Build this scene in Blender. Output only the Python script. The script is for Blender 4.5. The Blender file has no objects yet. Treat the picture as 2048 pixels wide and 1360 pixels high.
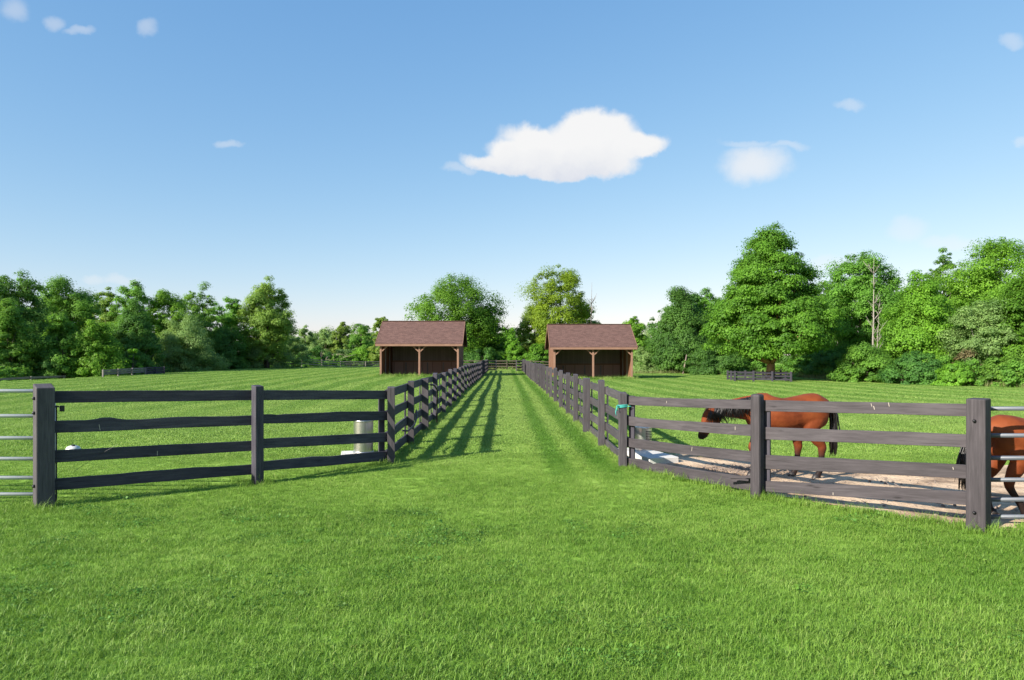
import bpy, math, random
import numpy as np
from mathutils import Vector, Matrix

R = math.radians
random.seed(7)
F, VX, VY, EYE = 1400.0, 1010.0, 709.0, 1.9     # focal length in photo pixels, lane vanishing point, eye height
sc = bpy.context.scene
col = bpy.data.collections.new('place')
sc.collection.children.link(col)


def wx(px, Y): return (px - VX) * Y / F
def wz(py, Y): return EYE - (py - VY) * Y / F


def sst(t):
    t = np.clip(t, 0, 1)
    return t * t * (3 - 2 * t)


def g(X, Y):
    """height of the ground"""
    X = np.asarray(X, float); Y = np.asarray(Y, float)
    z = -1.25 * sst((-34.0 - X) / 4.0) * sst((Y - 20) / 15)
    z = z - 0.6 * sst((Y - 108) / 10) * sst((-X - 2) / 4)
    z = z - 0.2 * sst((X - 2.5) / 5) * sst((Y - 22) / 30)
    far = sst((Y - 13) / 20)
    z = z + far * (0.035 * np.sin(X * .21 + 1.3) * np.cos(Y * .17) + 0.02 * np.sin(X * .6 + Y * .43))
    return z


def gz(X, Y): return float(g(X, Y))


# ------------------------------------------------------------------ objects
def tag(o, label=None, cat=None, group=None, kind=None):
    if label: o['label'] = label
    if cat: o['category'] = cat
    if group: o['group'] = group
    if kind: o['kind'] = kind
    return o


def empty(name, loc, label, cat, group=None):
    o = bpy.data.objects.new(name, None)
    o.empty_display_size = .2
    col.objects.link(o)
    o.location = loc
    return tag(o, label, cat, group)


def link_mesh(name, me, mat, parent=None, origin=None):
    o = bpy.data.objects.new(name, me)
    if mat is not None and not me.materials:
        me.materials.append(mat)
    col.objects.link(o)
    if parent is not None:
        o.parent = parent
    elif origin is not None:
        o.location = origin
    return o


class MB:
    """collects shapes in world coordinates"""
    def __init__(s):
        s.v = []; s.f = []; s.uv = []

    def face(s, idx, uv):
        s.f.append(tuple(idx)); s.uv.extend(uv)

    def hexa(s, c, length_axis=2):
        """8 corners: bottom 4 ccw, top 4 ccw"""
        b = len(s.v)
        s.v.extend([tuple(p) for p in c])
        P = [Vector(p) for p in c]
        for q in ((3, 2, 1, 0), (4, 5, 6, 7), (0, 1, 5, 4), (1, 2, 6, 5), (2, 3, 7, 6), (3, 0, 4, 7)):
            A, B, C_, D = (P[i] for i in q)
            e1 = (B - A).length; e2 = (D - A).length
            if q[0] in (3, 4) and q[1] in (2, 5):
                uv = [(0, 0), (0, e1), (e2, e1), (e2, 0)]
            else:
                uv = [(A.z, 0), (B.z, e1), (C_.z, e1), (D.z, 0)]
                if length_axis != 2:
                    uv = [(0, 0), (e1, 0), (e1, e2), (0, e2)]
            s.face([b + i for i in q], uv)

    def box(s, c, size, ang=0.0, axis=2):
        cx, cy, cz = c; hx, hy, hz = size[0] / 2, size[1] / 2, size[2] / 2
        ca, sa = math.cos(ang), math.sin(ang)
        pts = []
        for z in (-hz, hz):
            for x, y in ((-hx, -hy), (hx, -hy), (hx, hy), (-hx, hy)):
                pts.append((cx + x * ca - y * sa, cy + x * sa + y * ca, cz + z))
        s.hexa(pts, axis)

    def bar(s, p0, p1, w, h, up=(0, 0, 1)):
        """rectangular bar from p0 to p1"""
        p0 = Vector(p0); p1 = Vector(p1); d = (p1 - p0).normalized()
        up = Vector(up)
        if abs(d.dot(up)) > .98: up = Vector((0, 1, 0))
        sd = d.cross(up).normalized(); u = sd.cross(d).normalized()
        b = len(s.v); L = (p1 - p0).length
        for p in (p0, p1):
            for a, c in ((-1, -1), (1, -1), (1, 1), (-1, 1)):
                s.v.append(tuple(p + sd * (a * w / 2) + u * (c * h / 2)))
        for i in range(4):
            j = (i + 1) % 4
            s.face((b + i, b + j, b + 4 + j, b + 4 + i), [(0, i * w), (0, i * w + w), (L, i * w + w), (L, i * w)])
        s.face((b + 3, b + 2, b + 1, b), [(0, 0), (0, w), (w, w), (w, 0)])
        s.face((b + 4, b + 5, b + 6, b + 7), [(0, 0), (0, w), (w, w), (w, 0)])

    def rings(s, rings, caps=True):
        b = len(s.v); n = len(rings[0]); u = 0
        for r in rings: s.v.extend([tuple(p) for p in r])
        for k in range(len(rings) - 1):
            L = (Vector(rings[k + 1][0]) - Vector(rings[k][0])).length
            for i in range(n):
                j = (i + 1) % n
                a0, a1 = b + k * n + i, b + k * n + j
                v0, v1 = i / n * .5, (i + 1) / n * .5
                s.face((a0, a1, a1 + n, a0 + n), [(u, v0), (u, v1), (u + L, v1), (u + L, v0)])
            u += L
        if caps:
            s.face([b + i for i in range(n)][::-1], [(0, 0)] * n)
            e = b + (len(rings) - 1) * n
            s.face([e + i for i in range(n)], [(0, 0)] * n)

    def tube(s, pts, rad, n=8, caps=True):
        pts = [Vector(p) for p in pts]
        if not hasattr(rad, '__len__'): rad = [rad] * len(pts)
        up = None; rr = []
        for i, p in enumerate(pts):
            d = (pts[min(i + 1, len(pts) - 1)] - pts[max(i - 1, 0)]).normalized()
            if up is None:
                up = Vector((0, 0, 1)) if abs(d.z) < .9 else Vector((1, 0, 0))
            sd = d.cross(up).normalized(); up = sd.cross(d).normalized()
            rr.append([p + (sd * math.cos(2 * math.pi * k / n) + up * math.sin(2 * math.pi * k / n)) * rad[i] for k in range(n)])
        s.rings(rr, caps)

    def lathe(s, c, prof, n=32):
        s.rings([[(c[0] + r * math.cos(2 * math.pi * k / n), c[1] + r * math.sin(2 * math.pi * k / n), c[2] + z) for k in range(n)] for r, z in prof])

    def build(s, name, mat, parent=None, origin=None, smooth=False, bevel=0, weld=False):
        me = bpy.data.meshes.new(name)
        o3 = Vector(parent.location) if parent is not None and parent.parent is None else Vector(origin or (0, 0, 0))
        if parent is not None and parent.parent is not None:
            o3 = Vector(parent.parent.location)
        me.from_pydata([tuple(Vector(p) - o3) for p in s.v], [], s.f)
        uvl = me.uv_layers.new(name='UVMap')
        uvl.data.foreach_set('uv', np.array(s.uv, dtype=np.float32).ravel())
        if smooth:
            me.polygons.foreach_set('use_smooth', [True] * len(me.polygons))
        me.update()
        o = link_mesh(name, me, mat, parent, origin)
        if bevel:
            m = o.modifiers.new('bevel', 'BEVEL'); m.width = bevel; m.segments = 2; m.limit_method = 'ANGLE'; m.angle_limit = R(40)
        return o


# ------------------------------------------------------------------ materials
class NT:
    def __init__(s, name):
        s.m = bpy.data.materials.new(name); s.m.use_nodes = True
        s.t = s.m.node_tree; s.n = s.t.nodes
        s.p = s.n['Principled BSDF']; s.out = s.n['Material Output']

    def new(s, typ, **kw):
        n = s.n.new(typ)
        for k, v in kw.items(): setattr(n, k, v)
        return n

    def link(s, a, b): s.t.links.new(a, b)

    def val(s, sock, v):
        if hasattr(v, 'is_linked') or hasattr(v, 'links'): s.link(v, sock)
        else: sock.default_value = v

    def math(s, op, a, b=None, c=None, clamp=False):
        n = s.new('ShaderNodeMath', operation=op, use_clamp=clamp)
        s.val(n.inputs[0], a)
        if b is not None: s.val(n.inputs[1], b)
        if c is not None: s.val(n.inputs[2], c)
        return n.outputs[0]

    def noise(s, vec, scale, detail=4, rough=.55, dist=0):
        n = s.new('ShaderNodeTexNoise'); n.inputs['Scale'].default_value = scale
        n.inputs['Detail'].default_value = detail; n.inputs['Roughness'].default_value = rough
        n.inputs['Distortion'].default_value = dist
        if vec is not None: s.link(vec, n.inputs['Vector'])
        return n.outputs['Fac']

    def ramp(s, fac, stops, interp='LINEAR'):
        n = s.new('ShaderNodeValToRGB'); e = n.color_ramp.elements; n.color_ramp.interpolation = interp
        while len(e) < len(stops): e.new(.5)
        for el, (p, c) in zip(e, stops):
            el.position = p
            el.color = (c[0], c[1], c[2], 1) if hasattr(c, '__len__') else (c, c, c, 1)
        s.val(n.inputs[0], fac)
        return n.outputs[0]

    def mix(s, fac, a, b, blend='MIX'):
        n = s.new('ShaderNodeMix', data_type='RGBA', blend_type=blend)
        s.val(n.inputs[0], fac)
        for k, v in ((6, a), (7, b)):
            if isinstance(v, (tuple, list)): n.inputs[k].default_value = (v[0], v[1], v[2], 1)
            else: s.link(v, n.inputs[k])
        return n.outputs[2]

    def mapping(s, vec, scale=(1, 1, 1), rot=(0, 0, 0), loc=None):
        n = s.new('ShaderNodeMapping'); n.inputs['Scale'].default_value = scale; n.inputs['Rotation'].default_value = rot
        s.link(vec, n.inputs['Vector'])
        if loc is not None: s.val(n.inputs['Location'], loc)
        return n.outputs[0]

    def bump(s, h, strength=.3, dist=.02):
        n = s.new('ShaderNodeBump'); n.inputs['Strength'].default_value = strength; n.inputs['Distance'].default_value = dist
        s.link(h, n.inputs['Height']); s.link(n.outputs[0], s.p.inputs['Normal'])

    def setp(s, color=None, rough=None, metal=None, spec=None):
        for k, v in (('Base Color', color), ('Roughness', rough), ('Metallic', metal), ('Specular IOR Level', spec)):
            if v is None: continue
            if isinstance(v, (tuple, list)): s.p.inputs[k].default_value = (v[0], v[1], v[2], 1)
            else: s.val(s.p.inputs[k], v)


def coord(nt, which='UV'): return nt.new('ShaderNodeTexCoord').outputs[which]


def wood(name, dark, mid, light, chips=True, rough=.75, fine=1.0):
    nt = NT(name)
    uv = coord(nt)
    rnd = nt.new('ShaderNodeObjectInfo').outputs['Random']
    off = nt.math('MULTIPLY', rnd, 37.0)
    cx = nt.new('ShaderNodeCombineXYZ'); nt.link(off, cx.inputs[0]); nt.link(off, cx.inputs[1])
    v = nt.mapping(uv, (1.5, 26 * fine, 1), loc=cx.outputs[0])
    grain = nt.noise(v, 1.6, 6, .62, .6)
    v2 = nt.mapping(uv, (.8, 3, 1), loc=cx.outputs[0])
    blot = nt.noise(v2, 1.7, 4, .6)
    f = nt.math('ADD', nt.math('MULTIPLY', grain, .62), nt.math('MULTIPLY', blot, .42))
    f = nt.math('ADD', f, nt.math('MULTIPLY', nt.math('SUBTRACT', rnd, .5), .12))
    c = nt.ramp(f, [(.28, dark), (.5, mid), (.72, light)])
    vk = nt.mapping(uv, (1.6, 7, 1), loc=cx.outputs[0])
    vor = nt.new('ShaderNodeTexVoronoi'); vor.inputs['Scale'].default_value = 1.0; nt.link(vk, vor.inputs['Vector'])
    knot = nt.ramp(vor.outputs['Distance'], [(.03, 1), (.1, 0)])
    c = nt.mix(nt.math('MULTIPLY', knot, .7), c, tuple(x * .45 for x in dark))
    vc = nt.mapping(uv, (1.2, 70, 1), loc=cx.outputs[0])
    crack = nt.ramp(nt.noise(vc, 1.0, 2, .5, .3), [(.66, 0), (.7, 1)])
    c = nt.mix(nt.math('MULTIPLY', crack, .6), c, tuple(x * .4 for x in dark))
    if chips:
        vs = nt.mapping(uv, (14, 5, 1), loc=cx.outputs[0])
        ch = nt.ramp(nt.noise(vs, 1.0, 3, .6, .5), [(.765, 0), (.785, 1)])
        c = nt.mix(nt.math('MULTIPLY', ch, .55), c, (.33, .28, .24))
    nt.setp(c, rough, spec=.3)
    nt.bump(nt.math('SUBTRACT', grain, nt.math('MULTIPLY', crack, .5)), .45, .006)
    return nt.m


def plain(name, c, rough=.5, metal=0, var=.15, scale=20, spec=.5):
    nt = NT(name)
    n = nt.noise(coord(nt, 'Object'), scale, 4)
    cc = nt.mix(n, tuple(x * (1 - var) for x in c), tuple(min(1, x * (1 + var)) for x in c))
    nt.setp(cc, nt.math('ADD', nt.math('MULTIPLY', n, .2), rough - .1), metal, spec)
    nt.bump(n, .1, .004)
    return nt.m


def leafmat(name, dark, light, trans=.48):
    nt = NT(name)
    at_ = nt.new('ShaderNodeAttribute', attribute_name='tint').outputs['Fac']
    rnd = nt.new('ShaderNodeObjectInfo').outputs['Random']
    geo = nt.new('ShaderNodeNewGeometry')
    n = nt.noise(geo.outputs['Position'], .35, 3)
    f = nt.math('ADD', nt.math('MULTIPLY', at_, .7), nt.math('MULTIPLY', n, .45))
    f = nt.math('SUBTRACT', f, .08)
    c = nt.ramp(f, [(.12, dark), (.85, light)])
    hs = nt.new('ShaderNodeHueSaturation'); nt.link(c, hs.inputs['Color'])
    nt.link(nt.math('ADD', .492, nt.math('MULTIPLY', rnd, .016)), hs.inputs['Hue'])
    nt.link(nt.math('ADD', .9, nt.math('MULTIPLY', rnd, .2)), hs.inputs['Value'])
    c = hs.outputs[0]
    nt.setp(c, .55, spec=.25)
    tr = nt.new('ShaderNodeBsdfTranslucent')
    tc = nt.mix(.5, c, (light[0] * 1.25, light[1] * 1.2, light[2] * .7))
    nt.link(tc, tr.inputs['Color'])
    mx = nt.new('ShaderNodeMixShader'); mx.inputs[0].default_value = trans
    nt.link(nt.p.outputs[0], mx.inputs[1]); nt.link(tr.outputs[0], mx.inputs[2]); nt.link(mx.outputs[0], nt.out.inputs[0])
    return nt.m


M = {}
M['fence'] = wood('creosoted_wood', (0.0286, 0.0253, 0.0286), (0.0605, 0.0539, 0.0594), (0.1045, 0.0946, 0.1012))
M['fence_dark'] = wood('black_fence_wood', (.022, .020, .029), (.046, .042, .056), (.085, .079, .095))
M['fence_grey'] = wood('grey_fence_wood', (0.0286, 0.0248, 0.0275), (0.0572, 0.0495, 0.0550), (0.0968, 0.0847, 0.0924), chips=False)
M['shed_wood'] = wood('shed_timber', (.15, .082, .055), (.23, .128, .088), (.31, .185, .13), chips=False)
M['fence_far'] = wood('weathered_far_fence', (.09, .08, .075), (.17, .15, .14), (.25, .225, .21), chips=False)
M['fence_brown'] = wood('brown_fence_wood', (.045, .035, .027), (.085, .068, .052), (.13, .105, .08), chips=False)
M['bark'] = wood('bark', (.05, .04, .032), (.10, .08, .065), (.17, .14, .11), chips=False, rough=.9, fine=.4)
M['bark_warm'] = wood('warm_bark', (.16, .09, .045), (.30, .18, .09), (.42, .28, .15), chips=False, rough=.9, fine=.4)
M['bark_pale'] = wood('pale_bark', (.17, .15, .125), (.28, .25, .215), (.38, .35, .31), chips=False, rough=.8, fine=.4)
M['deadwood'] = wood('dead_branch_wood', (.12, .09, .075), (.22, .17, .14), (.33, .27, .23), chips=False, rough=.9)
M['steel'] = plain('brushed_steel', (.62, .61, .59), .33, 1.0, .08, 60)
M['galv'] = plain('galvanised_tube', (.58, .58, .56), .42, .15, .06, 30)
M['galv_blue'] = plain('grey_gate_tube', (.105, .118, .14), .42, .1, .06, 30)
M['iron'] = plain('black_iron', (.02, .02, .022), .45, .4, .2, 40)
M['concrete'] = plain('pale_concrete', (.55, .53, .50), .8, 0, .12, 14)
M['white'] = plain('white_plastic', (.52, .52, .52), .45, 0, .04, 10)
M['twine'] = plain('turquoise_twine', (.05, .40, .36), .7, 0, .2, 60)
M['rubber'] = plain('black_rubber', (.018, .018, .02), .6, 0, .2, 20)
M['hair'] = plain('black_horsehair', (.012, .010, .010), .42, 0, .35, 60)
M['hoof'] = plain('hoof_horn', (.022, .018, .017), .5, 0, .3, 30)
M['eye'] = plain('dark_eye', (.01, .006, .005), .08, 0, .1, 10)

M['lf_mid'] = leafmat('leaf_mid_green', (0.0631, 0.1576, 0.0245), (0.2065, 0.4115, 0.0526))
M['lf_deep'] = leafmat('leaf_deep_green', (0.0420, 0.1190, 0.0281), (0.1366, 0.2977, 0.0490))
M['lf_lime'] = leafmat('leaf_bright_green', (0.0874, 0.2043, 0.0234), (0.2433, 0.4765, 0.0427))
M['lf_maple'] = leafmat('leaf_maple_green', (0.0564, 0.1443, 0.0150), (0.1757, 0.3576, 0.0326))
M['lf_olive'] = leafmat('leaf_olive_green', (0.1051, 0.1838, 0.0350), (0.2890, 0.4202, 0.0701))
M['lf_sage'] = leafmat('leaf_sage_green', (0.1086, 0.1962, 0.0595), (0.2890, 0.4290, 0.1313))
M['lf_gold'] = leafmat('leaf_yellow_green', (0.1116, 0.2036, 0.0158), (0.3021, 0.4530, 0.0342))
M['lf_dry'] = leafmat('leaf_dry_brown', (.10, .088, .035), (.20, .175, .07), .2)


def grass_color(nt, tint):
    """world-space lawn colour: mowing stripes and patches of lusher or drier turf"""
    pos = nt.new('ShaderNodeNewGeometry').outputs['Position']
    sx = nt.new('ShaderNodeSeparateXYZ'); nt.link(pos, sx.inputs[0])
    x, y = sx.outputs[0], sx.outputs[1]
    wob = nt.noise(pos, .12, 2)
    xs = nt.math('ADD', x, nt.math('MULTIPLY', wob, 1.2))
    xs = nt.math('ADD', xs, nt.math('MULTIPLY', y, .03))
    st = nt.math('SINE', nt.math('MULTIPLY', xs, 2 * math.pi / 2.3))
    st = nt.ramp(nt.math('MULTIPLY_ADD', st, .5, .5), [(.35, 0), (.65, 1)])
    fade = nt.math('MULTIPLY', nt.math('SUBTRACT', y, 13.0), .05, clamp=True)
    # lane: two dark wheel-width mower lines to the right
    lane = nt.math('LESS_THAN', nt.math('ABSOLUTE', x), 2.15)
    wl = nt.math('MULTIPLY', nt.math('SUBTRACT', nt.noise(pos, .35, 2), .5), .25)
    xl = nt.math('ADD', x, wl)
    l1 = nt.math('SUBTRACT', 1.5, nt.math('MULTIPLY', nt.math('ABSOLUTE', nt.math('SUBTRACT', xl, .88)), 5.0), clamp=True)
    l2 = nt.math('SUBTRACT', 1.5, nt.math('MULTIPLY', nt.math('ABSOLUTE', nt.math('SUBTRACT', xl, 1.66)), 4.6), clamp=True)
    yfade = nt.math('MULTIPLY', nt.math('SUBTRACT', y, 9.5), .35, clamp=True)
    ld = nt.math('MULTIPLY', nt.math('ADD', l1, l2, clamp=True), nt.math('MULTIPLY', lane, yfade))
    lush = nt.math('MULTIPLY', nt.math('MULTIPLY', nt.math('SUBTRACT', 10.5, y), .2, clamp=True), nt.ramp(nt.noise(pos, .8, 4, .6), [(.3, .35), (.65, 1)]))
    fld = nt.math('MULTIPLY', st, nt.math('MULTIPLY', fade, nt.math('SUBTRACT', 1.0, lane)))
    big = nt.noise(pos, .55, 4, .6)
    sm = nt.noise(pos, 3.5, 3, .6)
    f = nt.math('ADD', nt.math('MULTIPLY', big, 1.0), nt.math('MULTIPLY', sm, .6))
    f = nt.math('ADD', f, nt.math('MULTIPLY', tint, .55))
    f = nt.math('SUBTRACT', f, .63)
    c = nt.ramp(f, [(.12, (0.0960, 0.1977, 0.0226)), (.40, (0.2034, 0.3446, 0.0497)), (.70, (0.2768, 0.4181, 0.0791)), (.93, (0.3503, 0.4520, 0.1243))])
    straw = nt.ramp(tint, [(.955, 0), (.965, 1)])
    c = nt.mix(nt.math('MULTIPLY', straw, .5), c, (.32, .27, .12))
    dry = nt.ramp(nt.noise(pos, .9, 4, .65), [(.62, 0), (.74, 1)])
    c = nt.mix(nt.math('MULTIPLY', dry, .22), c, (.26, .28, .09))
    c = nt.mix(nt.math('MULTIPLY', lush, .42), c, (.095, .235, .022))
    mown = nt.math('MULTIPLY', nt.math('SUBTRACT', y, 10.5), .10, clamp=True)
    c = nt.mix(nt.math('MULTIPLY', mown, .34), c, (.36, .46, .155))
    c = nt.mix(nt.math('MULTIPLY', fld, .5), c, (.085, .22, .022))
    c = nt.mix(nt.math('MULTIPLY', ld, .62), c, (.040, .16, .004))
    return c


def make_grass_mat():
    nt = NT('grass_blade')
    tint = nt.new('ShaderNodeAttribute', attribute_name='tint').outputs['Fac']
    c = grass_color(nt, tint)
    nt.setp(c, .5, spec=.25)
    tr = nt.new('ShaderNodeBsdfTranslucent'); nt.link(nt.mix(.35, c, (.28, .46, .05)), tr.inputs['Color'])
    mx = nt.new('ShaderNodeMixShader'); mx.inputs[0].default_value = .34
    nt.link(nt.p.outputs[0], mx.inputs[1]); nt.link(tr.outputs[0], mx.inputs[2]); nt.link(mx.outputs[0], nt.out.inputs[0])
    return nt.m


def make_ground_mat():
    nt = NT('turf_ground')
    pos = nt.new('ShaderNodeNewGeometry').outputs['Position']
    fine = nt.noise(pos, 40, 3, .7)
    c = grass_color(nt, nt.math('MULTIPLY', fine, .9))
    soil = nt.ramp(nt.noise(pos, 18, 4, .7), [(.48, 0), (.66, 1)])
    c = nt.mix(nt.math('MULTIPLY', soil, .35), c, (.10, .085, .04))
    nt.setp(c, .95, spec=.05)
    nt.bump(nt.noise(pos, 25, 4, .7), .6, .03)
    return nt.m


def make_sand_mat():
    nt = NT('paddock_sand')
    pos = nt.new('ShaderNodeNewGeometry').outputs['Position']
    a = nt.noise(nt.mapping(pos, (.9, 1.9, 1), (0, 0, .5)), .8, 5, .6, .6)
    b = nt.noise(pos, 14, 5, .7)
    f = nt.math('ADD', nt.math('MULTIPLY', a, .75), nt.math('MULTIPLY', b, .3))
    c = nt.ramp(f, [(.34, (.16, .11, .08)), (.45, (.36, .25, .165)), (.55, (.58, .425, .285)), (.75, (.68, .515, .36))])
    clod = nt.ramp(nt.noise(pos, 9, 4, .6), [(.66, 0), (.72, 1)])
    c = nt.mix(nt.math('MULTIPLY', clod, .55), c, (.085, .065, .05))
    nt.setp(c, .95, spec=.1)
    nt.bump(nt.math('ADD', b, nt.math('MULTIPLY', nt.noise(pos, 4, 3), 1.2)), .8, .04)
    return nt.m


M['grass'] = make_grass_mat(); M['ground'] = make_ground_mat(); M['sand'] = make_sand_mat()


def boards(name, c1, c2, bw=.2, axis='x'):
    """vertical board cladding on world coordinates"""
    nt = NT(name)
    o = nt.new('ShaderNodeNewGeometry').outputs['Position']
    sx = nt.new('ShaderNodeSeparateXYZ'); nt.link(o, sx.inputs[0])
    h = nt.math('ADD', sx.outputs[0], sx.outputs[1])
    k = nt.math('DIVIDE', h, bw)
    wn = nt.new('ShaderNodeTexWhiteNoise', noise_dimensions='1D'); nt.link(nt.math('FLOOR', k), wn.inputs['W'])
    fr = nt.math('FRACT', k)
    gap = nt.ramp(fr, [(.0, 1), (.06, 0), (.94, 0), (1, 1)])
    gr = nt.noise(nt.mapping(o, (9, 9, .8)), 1.6, 5, .6)
    f = nt.math('ADD', nt.math('MULTIPLY', wn.outputs[0], .45), nt.math('MULTIPLY', gr, .55))
    c = nt.mix(f, c1, c2)
    c = nt.mix(nt.math('MULTIPLY', gap, .6), c, tuple(x * .3 for x in c1))
    nt.setp(c, .85, spec=.2)
    nt.bump(nt.math('SUBTRACT', gr, nt.math('MULTIPLY', gap, 2)), .5, .012)
    return nt.m


M['shed_board'] = boards('shed_boards', (.15, .074, .046), (.25, .132, .082))
M['shed_inner'] = boards('shed_inner_boards', (.17, .15, .14), (.28, .25, .23), .24)
M['kick'] = boards('kick_boards', (.34, .215, .17), (.46, .305, .25), .9)


def shingle():
    nt = NT('roof_shingles')
    uv = coord(nt)
    br = nt.new('ShaderNodeTexBrick'); nt.link(uv, br.inputs['Vector'])
    br.inputs['Scale'].default_value = 1.0
    br.inputs['Brick Width'].default_value = .3; br.inputs['Row Height'].default_value = .15
    br.inputs['Mortar Size'].default_value = .012; br.inputs['Mortar Smooth'].default_value = .3
    br.inputs['Color1'].default_value = (.075, .041, .034, 1); br.inputs['Color2'].default_value = (.145, .082, .068, 1)
    br.inputs['Mortar'].default_value = (.08, .04, .034, 1)
    n = nt.noise(uv, 1.3, 5, .65)
    c = nt.mix(nt.math('MULTIPLY', n, .55), br.outputs['Color'], (.115, .07, .06))
    n2 = nt.noise(uv, 14, 3, .6)
    c = nt.mix(nt.math('MULTIPLY', nt.ramp(n2, [(.5, 0), (.7, 1)]), .35), c, (.30, .19, .165))
    nt.setp(c, .9, spec=.2)
    nt.bump(br.outputs['Fac'], -.4, .01)
    return nt.m


M['shingle'] = shingle()


def coat():
    nt = NT('bay_coat')
    o = coord(nt, 'Object')
    sx = nt.new('ShaderNodeSeparateXYZ'); nt.link(o, sx.inputs[0])
    n = nt.noise(o, 5, 4)
    body = nt.ramp(nt.noise(o, 3.0, 3), [(.3, (.115, .026, .009)), (.5, (.195, .046, .014)), (.72, (.26, .070, .020))])
    zz = nt.math('ADD', sx.outputs[2], nt.math('MULTIPLY', nt.math('SUBTRACT', n, .5), .16))
    leg = nt.ramp(zz, [(.33, 1), (.50, 0)])
    c = nt.mix(leg, body, (.022, .014, .013))
    at_ = nt.new('ShaderNodeAttribute', attribute_name='points').outputs['Fac']
    c = nt.mix(at_, c, (.020, .014, .014))
    fine = nt.noise(nt.mapping(o, (60, 60, 18)), 3, 2)
    nt.setp(nt.mix(nt.math('MULTIPLY', fine, .25), c, (.12, .04, .02), 'MULTIPLY'), .6, spec=.16)
    nt.bump(nt.math('ADD', nt.math('MULTIPLY', fine, .12), nt.noise(nt.mapping(o, (1, 1, .6)), 7, 2)), .35, .03)
    return nt.m


M['coat'] = coat()

# ------------------------------------------------------------------ ground
SAND = [(2.72, 12.2), (2.95, 11.1), (3.3, 10.1), (3.58, 9.5), (4.04, 8.86), (4.5, 8.2), (4.96, 7.75), (5.6, 7.48), (7, 7.35), (11, 7.2),
        (11, 11.8), (8, 11.95), (6.4, 12.2), (5.2, 12.3), (4.3, 12.9), (3.4, 13.5), (2.9, 13.4)]


def dense_poly(poly, step=.12, amp=.07, seed=3):
    rng = np.random.default_rng(seed); out = []
    for i in range(len(poly)):
        a = np.array(poly[i]); b = np.array(poly[(i + 1) % len(poly)]); L = np.linalg.norm(b - a)
        n = max(1, int(L / step)); nrm = np.array([-(b - a)[1], (b - a)[0]]) / L
        for k in range(n):
            out.append(a + (b - a) * k / n + nrm * rng.normal(0, amp * .6))
    return np.array(out)


SANDP = dense_poly(SAND)


def inside(P, poly):
    x, y = P[:, 0], P[:, 1]; r = np.zeros(len(P), bool); j = len(poly) - 1
    for i in range(len(poly)):
        xi, yi = poly[i]; xj, yj = poly[j]
        c = ((yi > y) != (yj > y)) & (x < (xj - xi) * (y - yi) / (yj - yi + 1e-12) + xi)
        r ^= c; j = i
    return r


gxs = np.concatenate([np.linspace(-900, -90, 12), np.arange(-70, 60.1, 1.0), np.linspace(80, 900, 12)])
gys = np.concatenate([np.linspace(-300, -20, 6), np.arange(-5, 150.1, 1.0), np.linspace(180, 1500, 14)])
GX, GY = np.meshgrid(gxs, gys)
GZ = g(GX, GY)
me = bpy.data.meshes.new('ground')
nx, ny = len(gxs), len(gys)
idx = np.arange(nx * ny).reshape(ny, nx)
quads = np.stack([idx[:-1, :-1], idx[:-1, 1:], idx[1:, 1:], idx[1:, :-1]], -1).reshape(-1, 4)
me.from_pydata(np.stack([GX, GY, GZ], -1).reshape(-1, 3).tolist(), [], quads.tolist())
me.polygons.foreach_set('use_smooth', [True] * len(me.polygons))
tag(link_mesh('ground', me, M['ground']), kind='structure')

# sand sheet with small lumps, laid a little above the turf base
from mathutils.geometry import delaunay_2d_cdt
rng = np.random.default_rng(5)
inner = np.stack([rng.uniform(2.6, 11, 2600), rng.uniform(7.1, 13.6, 2600)], -1)
inner = inner[inside(inner, SANDP)]
pts = [Vector(p) for p in SANDP] + [Vector(p) for p in inner]
nb = len(SANDP)
vs, es, fs, *_ = delaunay_2d_cdt(pts, [], [list(range(nb))], 1, 1e-4)
vv = []
for p in vs:
    d = np.min(np.hypot(SANDP[:, 0] - p.x, SANDP[:, 1] - p.y))
    vv.append((p.x, p.y, .012 + min(1, d / .4) * (.012 + .016 * math.sin(p.x * 5 + 2 * math.sin(p.y * 3)) * math.sin(p.y * 6 + p.x))))
me = bpy.data.meshes.new('sand')
me.from_pydata(vv, [], [tuple(f) for f in fs])
me.polygons.foreach_set('use_smooth', [True] * len(me.polygons))
tag(link_mesh('sand', me, M['sand']), kind='structure')

# ------------------------------------------------------------------ grass
SHEDS = [(-10.7, -3.92, 60.0, 66.6), (4.15, 10.95, 60.0, 66.6)]


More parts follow.
